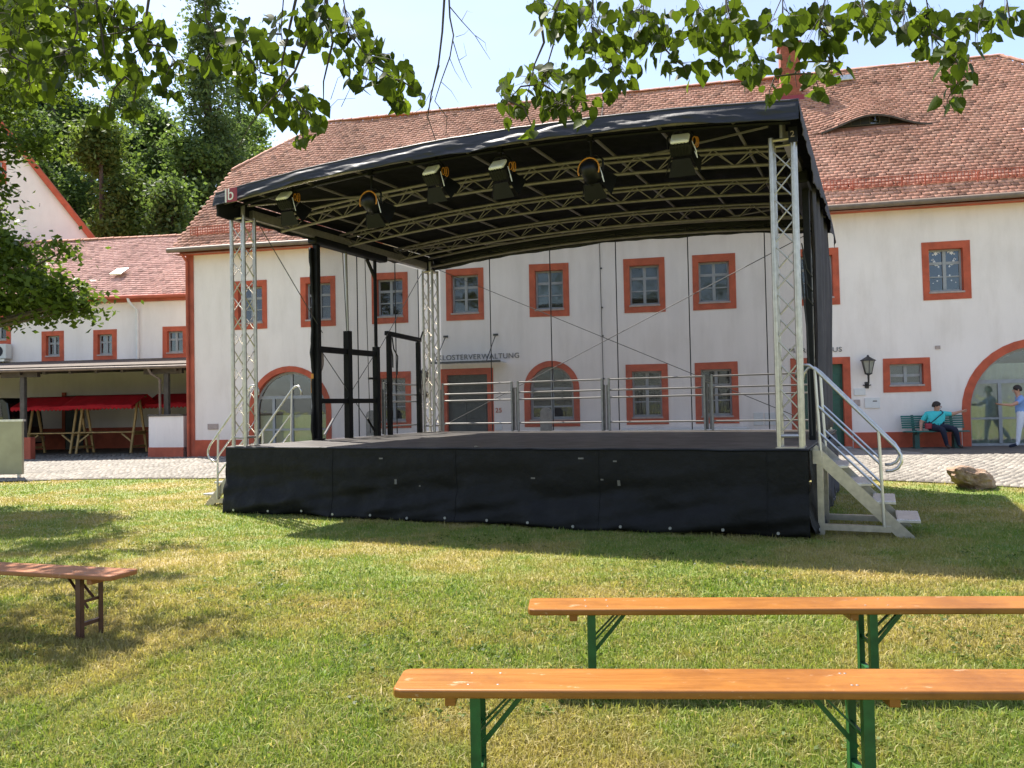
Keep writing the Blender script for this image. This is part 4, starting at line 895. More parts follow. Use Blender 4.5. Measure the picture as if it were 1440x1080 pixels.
MB().path([(W_-.2, 2.0, 3.7), (W_-.12, 2.0, 2.6), (W_-.1, 2.1, 1.1)], .012, 5).build('loose_cable', 'cable', S)
# railings: separate panels
def railing(p, q, label):
    P, Q = ST.world((*p, DK)), ST.world((*q, DK)); L = (Q-P).length; e = empty('stage_railing', P, math.atan2(Q.y-P.y, Q.x-P.x), label, 'railing', 'railing panels on the stage')
    for x in (.035, L-.035): MB().box(x-.02, x+.02, -.02, .02, .004, 1.09).build('post', 'galv_shaded', e, bevel=.004)  # galvanised steel in a darker colour, standing for the shade under the stage roof
    for z in (1.06, .84, .69, .18): rod('rail', (.05, 0, z), (L-.05, 0, z), .0165, 'galv_shaded', e, 8)
    for x in (.0, L): MB().box(x-.03, x+.03, .021, .03, .02, .95).build('bracket', 'alu_dull', e)
dr_ = D_-.12; gaps = [.36, 2.22, 4.27, 6.37, 8.3]
labs = ('railing panel at the back of the stage before the grey door', 'railing panel at the back of the stage before the arched window', 'railing panel at the back of the stage before the left curtained window', 'railing panel at the back of the stage, nearest the right truss tower')
for i in range(4): railing((gaps[i]+.04, dr_), (gaps[i+1]-.04, dr_), labs[i])
railing((.05, 4.42), (.05, D_-.38), 'short railing panel on the left side of the stage beside the black masts')
# stairs
def stairs(a_edge, sgn, b0, b1, label):
    P = ST.world((a_edge, b0, 0)); e = empty('stage_stairs', P, ST.a, label, 'stairs', 'aluminium stairs at the stage'); wd = b1-b0; X = lambda x: sgn*x
    for y in (0, wd):
        MB().prism([(X(.0), y, 1.02), (X(.04), y, 1.06), (X(1.06), y, .02), (X(1.06), y, -.01), (X(.90), y, -.01), (X(.0), y, .90)], (0, .035, 0)).build('stringer', 'alu', e)
        MB().box(*sorted((X(.04), X(.11))), y-.03, y+.06, -.02, .92).build('leg', 'alu', e); MB().box(*sorted((X(.06), X(.82))), y-.02, y+.05, .06, .13).build('floor_beam', 'alu', e)
        MB().box(*sorted((X(.0), X(.10))), y-.05, y-.0, .84, 1.0).build('hook_plate', 'alu', e)
        yy = y-.03 if y == 0 else y+.06
        rail = [(X(-.16), 1.86), (X(-.15), 1.95), (X(-.09), 2.02), (X(-.01), 2.01), (X(.06), 1.95), (X(.90), 1.03), (X(.945), .95), (X(.95), .87), (X(.91), .80), (X(.85), .77), (X(.78), .765)]
        MB().path([(x, yy, z) for x, z in rail], .0185, 10).build('handrail', 'galv', e, smooth=True)
        rod('post', (X(.09), yy, .92), (X(.05), yy, 1.95), .018, 'galv', e, 8); rod('post', (X(.75), yy, .12), (X(.72), yy, 1.22), .018, 'galv', e, 8)
        rod('mid_rail', (X(.075), yy, 1.52), (X(.73), yy, .84), .0145, 'galv', e, 8); rod('mid_rail', (X(.085), yy, 1.2), (X(.74), yy, .53), .0145, 'galv', e, 8)
    for i in range(4):
        x = .13+.25*i; z = .82-.205*i; MB().box(*sorted((X(x), X(x+.25))), .035, wd, z-.035, z).build('tread', 'galv', e, bevel=.005)
        rb = MB()
        for k in range(7): rb.box(*sorted((X(x+.02+.032*k), X(x+.034+.032*k))), .05, wd-.015, z, z+.005)
        rb.build('tread_ribs', 'galv', e)
stairs(W_+.02, 1, .42, 1.32, 'aluminium stairs with looped handrails at the right end of the stage'); stairs(-.02, -1, .62, 1.62, 'aluminium stairs with looped handrails at the left end of the stage')
# spotlights
def spotlight(px, py, variant, label):
    P = ST.hit(px, py, .1); W = ST.world(P); e = empty('spotlight', W, ST.a+random.uniform(-.15, .15), label, 'spotlight', 'spotlights under the stage roof')
    zr = zt(P.x)+.0-P.z; hb = MB(); tilt = .8 if variant == 0 else 1.0
    M = Matrix.Rotation(tilt, 4, 'X')
    def part(mb, name, mat, par=e, sm=False, bv=0, solid=0):
        mb.v = [tuple(M @ Vector(v)) for v in mb.v]; return mb.build(name, mat, par, smooth=sm, bevel=bv, solid=solid)
    if variant == 0:
        part(MB().box(-.13, .13, -.11, .11, -.07, .10), 'housing', 'black_plastic', bv=.03); part(MB().box(-.115, .115, -.095, .095, .10, .15), 'back_cover', 'lamp_cover_skylit', bv=.025)  # cover painted white to stand for sky light reflected on the lamp back
        fin = MB()
        for k in range(6): fin.box(-.10+.04*k-.006, -.10+.04*k+.006, -.115, .115, -.05, .115)
        part(fin, 'cooling_fins', 'black_plastic')
    else:
        part(MB().lathe([(.05, .17), (.10, .15), (.125, .08), (.13, -.08), (.12, -.09)], (0, 0, 0), 16), 'housing', 'black_plastic', sm=R(50)); part(MB().lathe([(.135, -.09), (.135, -.12), (.12, -.12)], (0, 0, 0), 16), 'front_ring', 'black_plastic')
        MB().path([(.15*math.cos(t), -.09, .02+.15*math.sin(t)) for t in np.linspace(-.4, math.pi+.4, 18)], .010, 6).build('cable_loop', 'orange_cable', e)
    for k in range(4):
        a = k*math.pi/2; M2 = Matrix.Rotation(a, 4, 'Z'); d = [(-.11, -.12, -.08), (.11, -.12, -.08), (.17, -.21, -.27), (-.17, -.21, -.27)]
        part(MB().prism([M2 @ Vector(v) for v in d], M2 @ Vector((0, -.004, -.002))), 'barn_door', 'black_steel')
    y = MB(); y.path([(-.16, 0, 0), (-.165, 0, .14), (-.08, 0, .22), (.08, 0, .22), (.165, 0, .14), (.16, 0, 0)], .014, 6); y.build('yoke', 'black_steel', e)
    MB().tube((0, 0, .2), (0, 0, max(.28, zr+.02)), .018, 8).build('hanger', 'black_steel', e); MB().box(-.035, .035, -.04, .04, max(.24, zr-.03), max(.30, zr+.05)).build('clamp', 'black_steel', e)
    cl = MB()
    for k in range(3): cl.path([(.165+.025*math.cos(t)+.01*k, -.03+.03*k, .06+(.05+.008*k)*math.sin(t)) for t in np.linspace(0, 2*math.pi, 14)], .006, 5)
    if variant == 0: cl.build('cable_coil', 'orange_cable', e)
    MB().path([(.14, -.06, .05), (.19, -.08, -.08), (.2, -.06, -.16), (.17, -.05, -.08)], .006, 5).build('safety_wire', 'white_cable', e)
order = ['first spotlight from the left, pale-topped, beside the logo corner', 'second spotlight from the left, round with an orange cable loop', 'third spotlight from the left, pale-topped, under the front edge', 'fourth spotlight from the left, pale-topped, mid front edge', 'fifth spotlight from the left, round with an orange cable loop', 'rightmost spotlight, pale-topped, near the right truss tower']
for i, ((px, py), v) in enumerate(zip(((405, 285), (523, 287), (612, 250), (705, 243), (832, 243), (958, 208)), (0, 1, 0, 0, 1, 0))): spotlight(px, py, v, order[i])
MB().path([(a, .1, zt(a)+.01) for a in np.linspace(.1, W_-.1, 33)], .024, 8).build('lamp_bar', 'black_steel', S, smooth=R(40))
# ================================================================== BEER BENCHES
def beer_bench(end, d, length, legs, label, wood, frame, zs=.48, wd=.27):
    d = Vector((*d, 0)).normalized(); e = empty('beer_bench', (end[0], end[1], 0), math.atan2(d.y, d.x), label, 'bench', 'folding beer benches'); hw = wd/2
    m = MB(); c = .035; pts = [(0, -hw+c, 0), (c*.3, -hw+c*.3, 0), (c, -hw, 0), (length-c, -hw, 0), (length-c*.3, -hw+c*.3, 0), (length, -hw+c, 0), (length, hw-c, 0), (length-c*.3, hw-c*.3, 0), (length-c, hw, 0), (c, hw, 0), (c*.3, hw-c*.3, 0), (0, hw-c, 0)]
    so_ = m.prism([(x, y, zs-.036) for x, y, _ in pts], (0, 0, .036)).build('seat', wood, e); bv = so_.modifiers.new('bevel', 'BEVEL'); bv.width = .009; bv.segments = 3; bv.limit_method = 'ANGLE'; bv.angle_limit = R(50)
    for x, br in legs:
        for sx_, sy_ in ((-.03, -.07), (-.03, .07), (.07*br+.02, -.07), (.07*br+.02, .07)): MB().lathe([(.006, 0), (.006, .0018), (.003, .003)], (x+sx_, sy_, zs-.001), 10).build('bolt_head', 'alu_dull', e)
        off = -.1 if br > 0 else .1
        MB().box(x+off-.022, x+off+.022, -hw+.03, hw-.03, zs-.075, zs-.0365).build('batten', wood, e, bevel=.004)
        for s in (-1, 1):
            y = s*.085
            lg = MB(); lg.box(x-.021, x+.021, y-.002+s*.018, y+.002+s*.018, 0, zs-.038); lg.box(x-.021, x-.017, y-.018, y+.018, 0, zs-.04)
            lo_ = lg.build('leg', frame, e); MB().box(x-.03, x+.03, y-.03, y+.03, -.004, .004).build('foot', frame, lo_)
            MB().beam((x+br*.01, y*.55, zs-.2), (x+br*.16, y*.40, zs-.045), .006, .022, (0, 1, 0)).build('folding_brace', frame, e)
        MB().beam((x+br*.012, 0, zs-.27), (x+br*.20, 0, zs-.045), .02, .006, (0, 1, 0)).build('folding_brace', frame, e)
        MB().box(x-.005, x+.005, -.1, .1, zs-.22, zs-.2).build('cross_rail', frame, e); MB().box(x-.016, x+.016, -.1, .1, .10, .125).build('cross_rail', frame, e)
        MB().box(x-.03, x+br*.2+.0 if br > 0 else x+.03, -.09, .09, zs-.0415, zs-.0365).build('hinge_plate', frame, e) if br > 0 else MB().box(x-.2, x+.03, -.09, .09, zs-.0415, zs-.0365).build('hinge_plate', frame, e)
    return e
beer_bench((-.495, 3.405), (.998, -.063), 2.65, [(.33, 1), (1.86, -1)], 'orange-varnished beer bench with green legs, nearest the camera', 'bench_wood', 'green_frame')
beer_bench((.07, 4.64), (.998, -.065), 3.0, [(.35, 1), (1.86, 1)], 'orange-varnished beer bench with green legs, between the nearest bench and the stage', 'bench_wood', 'green_frame')
beer_bench((-2.745, 5.77), (-.955, .297), 2.4, [(.32, 1), (2.0, -1)], 'reddish-brown beer bench with brown legs in tree shade at left', 'bench_wood_red', 'brown_frame')
# ================================================================== PARK BENCH, ROCK
ZG = .315
pa, pb = FA.hit(1272, 600, -.55), FA.hit(1361, 600, -.55)
pk = empty('park_bench', FA.world(((pa.x+pb.x)/2, -.5, ZG)), FA.a, 'dark green slatted park bench against the white wall', 'bench'); L = (pb.x-pa.x)/2
for i in range(5):
    y = -.22+.085*i; MB().box(-L, L, y, y+.065, .42-.012*abs(i-1)*.6, .445-.012*abs(i-1)*.6).build('slat', 'bench_green', pk, bevel=.006)
for i in range(6):
    z = .50+.056*i; y = .20+.022*i; MB().box(-L, L, y, y+.022, z, z+.042).build('slat', 'bench_green', pk, bevel=.005)
for x in (-L*.62, L*.62):
    s_ = MB(); s_.prism([(x-.03, -.22, .41), (x-.03, .2, .39), (x-.03, .26, .48), (x-.03, .37, .83), (x-.03, .34, .84), (x-.03, .20, .47), (x-.03, .12, .34), (x-.03, -.2, .36)], (.06, 0, 0)); s_.build('bracket', 'bench_iron', pk)
    MB().box(x-.06, x+.06, -.1, .12, 0, .36).build('leg', 'bench_iron', pk, bevel=.01); MB().box(x-.08, x+.08, -.2, .2, -.004, .03).build('foot', 'bench_iron', pk)
def rock():
    P = gnd(1369, 688); b = bmesh.new(); bmesh.ops.create_icosphere(b, subdivisions=4, radius=1)
    from mathutils import noise as mn
    for v in b.verts:
        p = v.co.copy(); q = 1+.30*mn.noise(p*1.3+Vector((3, 1, 2)))+.16*mn.noise(p*3.1)+.06*mn.noise(p*7.5)
        v.co = Vector((p.x*.37*q, p.y*.27*q, p.z*.23*q))
        if v.co.x < -.05: v.co.z += .10*(-.05-v.co.x)*1.2; v.co.z = max(v.co.z, -.02-.25*(v.co.x+.37))
        v.co.z += .13
    me = bpy.data.meshes.new('rock'); b.to_mesh(me); b.free(); me.materials.append(MATS['rock']); o = bpy.data.objects.new('rock', me); COL.objects.link(o); o.location = P+Vector((0, .1, .02)); o.rotation_euler = (0, .12, .2)
    tag(o, 'rough brown boulder on the lawn edge before the cobbles at right', 'rock')
rock()
# ================================================================== PEOPLE
def body(name, J, E, cols, parent_frame, label, mats):
    """J: joint -> (pos, rx, ry); E: edges (a, b, material index); grown with Skin + Subdivision, then coloured by nearest bone"""
    keys = list(J); me = bpy.data.meshes.new(name); me.from_pydata([J[k][0] for k in keys], [(keys.index(a), keys.index(b)) for a, b, _ in E], [])
    o = bpy.data.objects.new(name, me); COL.objects.link(o)
    sk_ = o.modifiers.new('skin', 'SKIN'); sk_.use_smooth_shade = True
    for i, k in enumerate(keys):
        v = me.skin_vertices[0].data[i]; v.radius = (J[k][1], J[k][2]); v.use_root = (k == 'pelvis')
    sb_ = o.modifiers.new('sub', 'SUBSURF'); sb_.levels = 2; sb_.render_levels = 2
    dg = bpy.context.evaluated_depsgraph_get(); nm = bpy.data.meshes.new_from_object(o.evaluated_get(dg)); o.modifiers.clear(); o.data = nm; nm.materials.clear()
    for m_ in mats: nm.materials.append(MATS[m_])
    seg = [(Vector(J[a][0]), Vector(J[b][0]), (J[a][1]+J[b][1])/2, c) for a, b, c in E]
    for p in nm.polygons:
        best = 1e9; c = p.center
        for a, b, r, k in seg:
            t = max(0, min(1, (c-a).dot(b-a)/max(1e-9, (b-a).length_squared))); dd = (c-(a+(b-a)*t)).length-r
            if dd < best: best, p.material_index = dd, k
        p.use_smooth = True
    o.location = parent_frame[0]; o.rotation_euler.z = parent_frame[1]; tag(o, label, 'person'); return o
def hand(J, E, wr, dirv, side, sc=1.0, pre=''):
    w = Vector(J[wr][0]); d = Vector(dirv).normalized(); sd = Vector(side).normalized(); n = d.cross(sd)
    J[pre+'palm'] = (tuple(w+d*.055*sc), .036*sc, .018*sc); E.append((wr, pre+'palm', 1))
    for i, (o_, l) in enumerate(((-.03, .062), (-.01, .075), (.011, .07), (.03, .055))):
        a = w+d*.085*sc+sd*o_*sc; b = a+d*l*sc*.55-n*.006; c = b+d*l*sc*.45-n*.014
        for q, pt in zip('abc', (a, b, c)): J[pre+f'f{i}{q}'] = (tuple(pt), .0085, .0085)
        E += [(pre+'palm', pre+f'f{i}a', 1), (pre+f'f{i}a', pre+f'f{i}b', 1), (pre+f'f{i}b', pre+f'f{i}c', 1)]
    a = w+d*.03*sc-sd*.036*sc; b = a+d*.03-sd*.02
    J[pre+'t1'] = (tuple(a), .011, .011); J[pre+'t2'] = (tuple(b), .009, .009); E += [(pre+'palm', pre+'t1', 1), (pre+'t1', pre+'t2', 1)]
def face(o, c, fwd, hair_r, hair_style):
    f = Vector(fwd).normalized(); s = Vector((0, 0, 1)).cross(f); c = Vector(c)
    h = MB()
    def hf(u, v):
        th = 2*math.pi*u; ph = math.pi*(.02+.98*v*(.60 if hair_style == 'short' else .66)); dx = math.sin(ph)*math.cos(th); dy = math.sin(ph)*math.sin(th)
        r = hair_r*(1+.04*math.sin(th*7+ph*5)); cut = max(0, dx)*max(0, v-.45)*.9
        return c+f*(dx*r*.98-.012-cut*.05)+s*(dy*r*.86)+Vector((0, 0, math.cos(ph)*r*1.0+.018+cut*.06))
    h.grid(hf, 28, 12).build('hair', 'hair_dark', o, smooth=True, solid=.008)
    for k in (-1, 1):
        MB().ball(c+f*.083+s*(.031*k)+Vector((0, 0, .005)), .008, .008, .006).build('eye', 'hair_dark', o, smooth=True); MB().ball(c+s*(.078*k)+Vector((0, 0, -.005)), .018, .012, .03).build('ear', 'skin', o, smooth=True)
    MB().ball(c+f*.096+Vector((0, 0, -.018)), .016, .016, .022).build('nose', 'skin', o, smooth=True); MB().ball(c+f*.082+Vector((0, 0, -.055)), .014, .022, .006).build('mouth', 'bag_red', o, smooth=True)
def seated():
    J = dict(pelvis=((0, -.42, .55), .19, .16), belly=((0, -.42, .68), .215, .17), chest=((.01, -.40, .82), .19, .13), neck=((.03, -.41, .935), .06, .06), jaw=((.045, -.42, .99), .062, .07), skull=((.045, -.415, 1.075), .082, .09), crown=((.045, -.41, 1.13), .06, .065),
             shl=((.20, -.40, .875), .078, .078), ell=((.43, -.33, .86), .05, .05), wrl=((.64, -.27, .925), .031, .031), shr=((-.19, -.40, .87), .078, .078), elr=((-.33, -.40, .66), .052, .052), wrr=((-.36, -.50, .485), .031, .031),
             slv=((.33, -.36, .865), .068, .068), svr=((-.27, -.40, .75), .07, .07),
             hl=((.11, -.50, .53), .125, .11), kl=((.33, -.86, .50), .078, .078), al=((.42, -.78, .10), .045, .045), hr=((-.11, -.50, .53), .125, .11), kr=((.03, -.90, .50), .078, .078), ar=((.13, -.84, .10), .045, .045),
             tl=((.47, -.90, .045), .042, .035), tr=((.16, -.98, .045), .042, .035))
    E = [('pelvis', 'belly', 0), ('belly', 'chest', 0), ('chest', 'neck', 1), ('neck', 'jaw', 1), ('jaw', 'skull', 1), ('skull', 'crown', 1), ('chest', 'shl', 0), ('shl', 'slv', 0), ('slv', 'ell', 1), ('ell', 'wrl', 1), ('chest', 'shr', 0), ('shr', 'svr', 0), ('svr', 'elr', 1), ('elr', 'wrr', 1),
         ('pelvis', 'hl', 2), ('hl', 'kl', 2), ('kl', 'al', 2), ('al', 'tl', 3), ('pelvis', 'hr', 2), ('hr', 'kr', 2), ('kr', 'ar', 2), ('ar', 'tr', 3)]
    hand(J, E, 'wrl', (1, .05, .12), (0, -.3, 1), 1, 'l'); hand(J, E, 'wrr', (-.2, -.45, -.5), (1, 0, 0), 1, 'r')
    u = FA.hit(1317, 600, -.5).x
    o = body('person', J, E, None, (FA.world((u, .0, ZG-.01)), FA.a), 'person in a turquoise shirt and dark trousers seated on the green park bench', ['turquoise', 'skin', 'navy', 'shoe_brown'])
    face(o, (.05, -.415, 1.065), (.85, -.5, 0), .105, 'short')
    st = MB(); st.path([(.16, -.52, .90), (.02, -.60, .80), (-.12, -.615, .68), (-.20, -.58, .60)], .011, 6); st.path([(.16, -.52, .90), (.14, -.40, .965), (.10, -.27, .88)], .011, 6); st.build('bag_strap', 'navy', o)
    MB().box(-.30, -.14, -.66, -.58, .50, .64).build('shoulder_bag', 'bag_red', o, bevel=.02)
def walker():
    J = dict(pelvis=((.0, 0, .82), .145, .12), belly=((.0, 0, .96), .125, .11), chest=((-.005, 0, 1.14), .135, .125), neck=((-.03, 0, 1.29), .048, .048), jaw=((-.065, 0, 1.345), .055, .06), skull=((-.06, 0, 1.43), .08, .082), crown=((-.05, 0, 1.485), .06, .06),
             sl=((-.01, -.16, 1.21), .062, .062), svl=((-.10, -.19, 1.12), .055, .055), el=((-.26, -.20, 1.05), .04, .04), wl=((-.46, -.18, 1.07), .026, .026), sr=((-.0, .16, 1.21), .062, .062), svr=((.05, .19, 1.08), .055, .055), er=((.10, .20, .98), .04, .04), wr_=((.06, .22, .78), .026, .026),
             hl=((-.02, -.085, .78), .10, .10), kl=((-.08, -.09, .46), .066, .066), al=((-.12, -.09, .10), .045, .045), tl=((-.32, -.09, .045), .036, .032), hr=((.03, .085, .78), .10, .10), kr=((.16, .09, .47), .066, .066), ar=((.40, .09, .16), .045, .045), tr=((.30, .09, .05), .036, .032))
    E = [('pelvis', 'belly', 0), ('belly', 'chest', 0), ('chest', 'neck', 1), ('neck', 'jaw', 1), ('jaw', 'skull', 1), ('skull', 'crown', 1), ('chest', 'sl', 0), ('sl', 'svl', 0), ('svl', 'el', 1), ('el', 'wl', 1), ('chest', 'sr', 0), ('sr', 'svr', 0), ('svr', 'er', 1), ('er', 'wr_', 1),
         ('pelvis', 'hl', 2), ('hl', 'kl', 2), ('kl', 'al', 2), ('al', 'tl', 3), ('pelvis', 'hr', 2), ('hr', 'kr', 2), ('kr', 'ar', 2), ('ar', 'tr', 3)]
    hand(J, E, 'wl', (-1, 0, .1), (0, 1, -.3), 1, 'l'); hand(J, E, 'wr_', (-.1, 0, -1), (1, 0, 0), 1, 'r')
    u = FA.hit(1436, 600, -.8).x
    o = body('person', J, E, None, (FA.world((u, -.8, ZG+.005)), FA.a), 'person in light blue top and white trousers walking at the right edge, arm outstretched', ['light_blue', 'skin', 'white_cloth', 'navy'])
    face(o, (-.065, 0, 1.42), (-1, -.15, 0), .10, 'bob')
seated(); walker()
# ================================================================== TREES
def leaf_cloud(C, size, mat, name, parent, up=.35, aspect=.62):
    N = len(C); n = rng.normal(size=(N, 3)); n[:, 2] += up*np.sign(n[:, 2]); n /= np.linalg.norm(n, axis=1)[:, None]
    t = rng.normal(size=(N, 3)); t[:, 2] -= .5; t -= (t*n).sum(1)[:, None]*n; t /= np.linalg.norm(t, axis=1)[:, None]; b = np.cross(n, t)
    s = (size*rng.uniform(.65, 1.35, N))[:, None]; P = np.zeros((N, 4, 3))
    P[:, 0] = C-t*s*.5; P[:, 1] = C+b*s*aspect*.5+n*s*.08; P[:, 2] = C+t*s*.55; P[:, 3] = C-b*s*aspect*.5+n*s*.08
    return quads(name, P.reshape(-1, 3), np.arange(N*4).reshape(N, 4), mat, parent)
def ell_points(c, r, n, clusters, spread, shell=.55):
    d = rng.normal(size=(clusters, 3)); d /= np.linalg.norm(d, axis=1)[:, None]; q = rng.uniform(shell, 1, clusters)**.6
    cc = np.array(c)+d*np.array(r)*q[:, None]; k = rng.integers(0, clusters, n); rel = rng.uniform(.5, 1.3, clusters)
    return cc[k]+rng.normal(size=(n, 3))*spread*rel[k][:, None]*np.array([1, 1, .6]), cc
def tree(name, label, base, trunk_r, ells, leaf, mat, group=None, lean=(0, 0), nlimb=10, spread=.5, bark='bark'):
    e = empty(name, base, 0, label, 'tree', group); pts = []; tips = []
    for c, r, n in ells: p, cc = ell_points(c, r, n, max(6, n//60), spread); pts.append(p); tips.append(cc)
    zmax = max(c[2]+r[2]*.7 for c, r, _ in ells); top = max(ells, key=lambda q: q[0][2])[0]
    tk = [(0, 0, -.3)]+[(top[0]*t+lean[0]*math.sin(t*3), top[1]*t+lean[1]*math.sin(t*2), zmax*t) for t in (.12, .3, .5, .7, .88, 1)]
    m = MB().path(tk, [trunk_r*1.35, trunk_r, trunk_r*.85, trunk_r*.62, trunk_r*.42, trunk_r*.22, trunk_r*.06], 10); tips = np.concatenate(tips)
    for i in rng.choice(len(tips), min(nlimb*3, len(tips)), replace=False):
        q = Vector(tips[i]); t = min(.9, max(.2, q.z/zmax*.75)); k = t*6; j = int(k); a = Vector(tk[min(j+1, 6)]); mid = (a+q)/2+Vector((0, 0, -.08*(q-a).length))
        m.path([a, mid, q], [trunk_r*.28*(1-t*.6), trunk_r*.16*(1-t*.6), .012], 6, False)
    m.build('trunk', bark, e, smooth=True, fix=False); o = leaf_cloud(np.concatenate(pts), leaf, mat, 'crown', e); return e
def wood_tree(px, ptop, hw, Y, mat, label, n, kind=0, low=.12, leaf=.27):
    T = at_depth(px, ptop, Y); g = .15; H = T.z-g; r = hw/F*Y; E = []
    if kind == 0:
        k = 16
        for i in range(k):
            t = i/(k-1); z = H*(low+(.93-low)*t)+rng.uniform(-.04, .04)*H; en = r*(.45+.55*math.sin(math.pi*(t*.85+.12))); a = rng.uniform(0, 6.28); rr = r*rng.uniform(.30, .58)*(1.1-.45*t); off = max(0, en-rr*.5)*rng.uniform(.3, 1)
            E.append(((off*math.cos(a), off*math.sin(a), z), (rr, rr, rr*rng.uniform(.6, .95)+.3), n//k))
    elif kind == 1:           # tall, tapering to a loose top
        k = 9
        for i in range(k): t = i/(k-1); z = H*(low+(.97-low)*t); rr = r*(1.05-.85*t)*rng.uniform(.8, 1.15)+.25; E.append(((rng.uniform(-.25, .25)*r*(1-t), rng.uniform(-.2, .2)*r, z), (rr, rr, H*.075+.3), int(n/k*(1.5-t))))
    return tree('woodland_tree', label, (T.x, T.y, g), .12+.016*H, E, leaf, mat, 'trees behind the buildings', nlimb=14, spread=.55)
wood_tree(292, 2, 62, 52, 'wood_c', 'tallest dark tree with loose top rising behind the side wing', 34000, 1)
wood_tree(150, 158, 62, 46, 'wood_b', 'olive-green feathery tree behind the side wing, left of the tallest', 34000, 0)
wood_tree(222, 135, 40, 54, 'wood_a', 'slim mid-green tree between the feathery tree and the tallest', 22000, 0)
wood_tree(70, 40, 80, 60, 'wood_c', 'dark broad tree above the white gable', 214000, 0)
wood_tree(-40, 20, 90, 56, 'wood_a', 'mid-green tree at the left edge above the gable', 11000, 0)
wood_tree(245, 262, 48, 44, 'wood_a', 'low bushy tree just above the ridge of the side wing', 14000, 0)
wood_tree(335, 95, 38, 58, 'wood_a', 'mid-green tree touching the tallest tree on its right', 18000, 1)
wood_tree(384, 188, 34, 62, 'wood_b', 'pale distant tree peeping over the left hip of the main roof', 4500, 0)
wood_tree(30, 150, 60, 50, 'wood_a', 'mid-green tree directly behind the gable verge', 20000, 0)
wood_tree(200, 190, 90, 66, 'wood_c', 'farthest dark tree filling the gap behind the side wing', 22000, 0, leaf=.42)
wood_tree(20, 95, 110, 80, 'wood_a', 'broad far tree behind the gable house', 26000, 0, leaf=.42)
wood_tree(190, 100, 110, 84, 'wood_c', 'broad far tree behind the feathery tree', 30000, 0, leaf=.42)
wood_tree(330, 150, 90, 78, 'wood_a', 'broad far tree right of the tallest tree', 24000, 0, leaf=.42)
wood_tree(110, 110, 70, 58, 'wood_a', 'rounded mid-green tree between the gable and the feathery tree', 24000, 0)
wood_tree(268, 175, 45, 50, 'wood_a', 'mid-green tree standing before the trunk of the tallest tree', 16000, 0)
wood_tree(600, 140, 40, 44, 'wood_a', 'tree top peeping above the main ridge below the dead twigs', 4000, 0, low=.5)
# tree at the left edge
def left_tree():
    base = Vector((-12.6, 15.2, 0)); base.z = gz(base.x, base.y)
    def bl(px, py, rx, ry, Y, n): P = at_depth(px, py, Y); return (tuple(P-base), (rx/F*Y, max(rx, ry)/F*Y*.9, ry/F*Y), n)
    E = [bl(15, 400, 62, 55, 14.6, 2600), bl(82, 418, 40, 24, 14.2, 1000), bl(118, 428, 18, 10, 14, 200), bl(20, 350, 24, 26, 14.5, 420), bl(-6, 285, 18, 34, 15, 300), bl(42, 206, 24, 13, 14.6, 330), bl(84, 352, 14, 9, 14, 110), bl(-80, 345, 85, 95, 15.2, 3300), bl(-60, 215, 80, 60, 15.4, 2200),
         bl(-90, 60, 100, 90, 15.5, 3000), bl(-25, 80, 50, 60, 15.2, 1200), bl(-60, -110, 120, 90, 15.5, 3200), bl(5, 440, 25, 22, 14.6, 400)]
    tree('left_edge_tree', 'leafy tree at the left edge before the side wing, hiding part of its roof', tuple(base), .24, E, .125, 'oak_leaf', nlimb=16, spread=.22)
left_tree()
# linden overhead
def leaf_mesh(k, mat):
    rr = random.Random(k); cup = rr.uniform(.05, .28); curl = rr.uniform(-.2, .25); sk2 = rr.uniform(-.06, .06)
    rt_ = [(.25, -.06), (.46+rr.uniform(-.04, .04), .14), (.47+rr.uniform(-.04, .04), .40), (.32, .68), (.12, .90)]; mid = [(0, 0), (0, .38), (0, .72), (0, 1.06)]
    V = [(x+sk2*y, y, -curl*y*y) for x, y in mid]
    for s in (1, -1): V += [(s*x+sk2*y, y, cup*abs(x)-curl*y*y+rr.uniform(-.02, .02)) for x, y in rt_]
    f = []
    for o_, fl in ((4, 0), (9, 1)):
        for q in ((0, o_, o_+1, 1), (1, o_+1, o_+2), (1, o_+2, o_+3, 2), (2, o_+3, o_+4, 3)): f.append(q[::-1] if fl else q)
    V.append((.015, -.45, .03)); V.append((-.015, -.45, .03)); f.append((0, len(V)-2, len(V)-1))
    me = bpy.data.meshes.new('leaf'); me.from_pydata([tuple(c*.062 for c in v) for v in V], [], f); me.materials.append(MATS[mat]); me.polygons.foreach_set('use_smooth', [True]*len(f)); return me
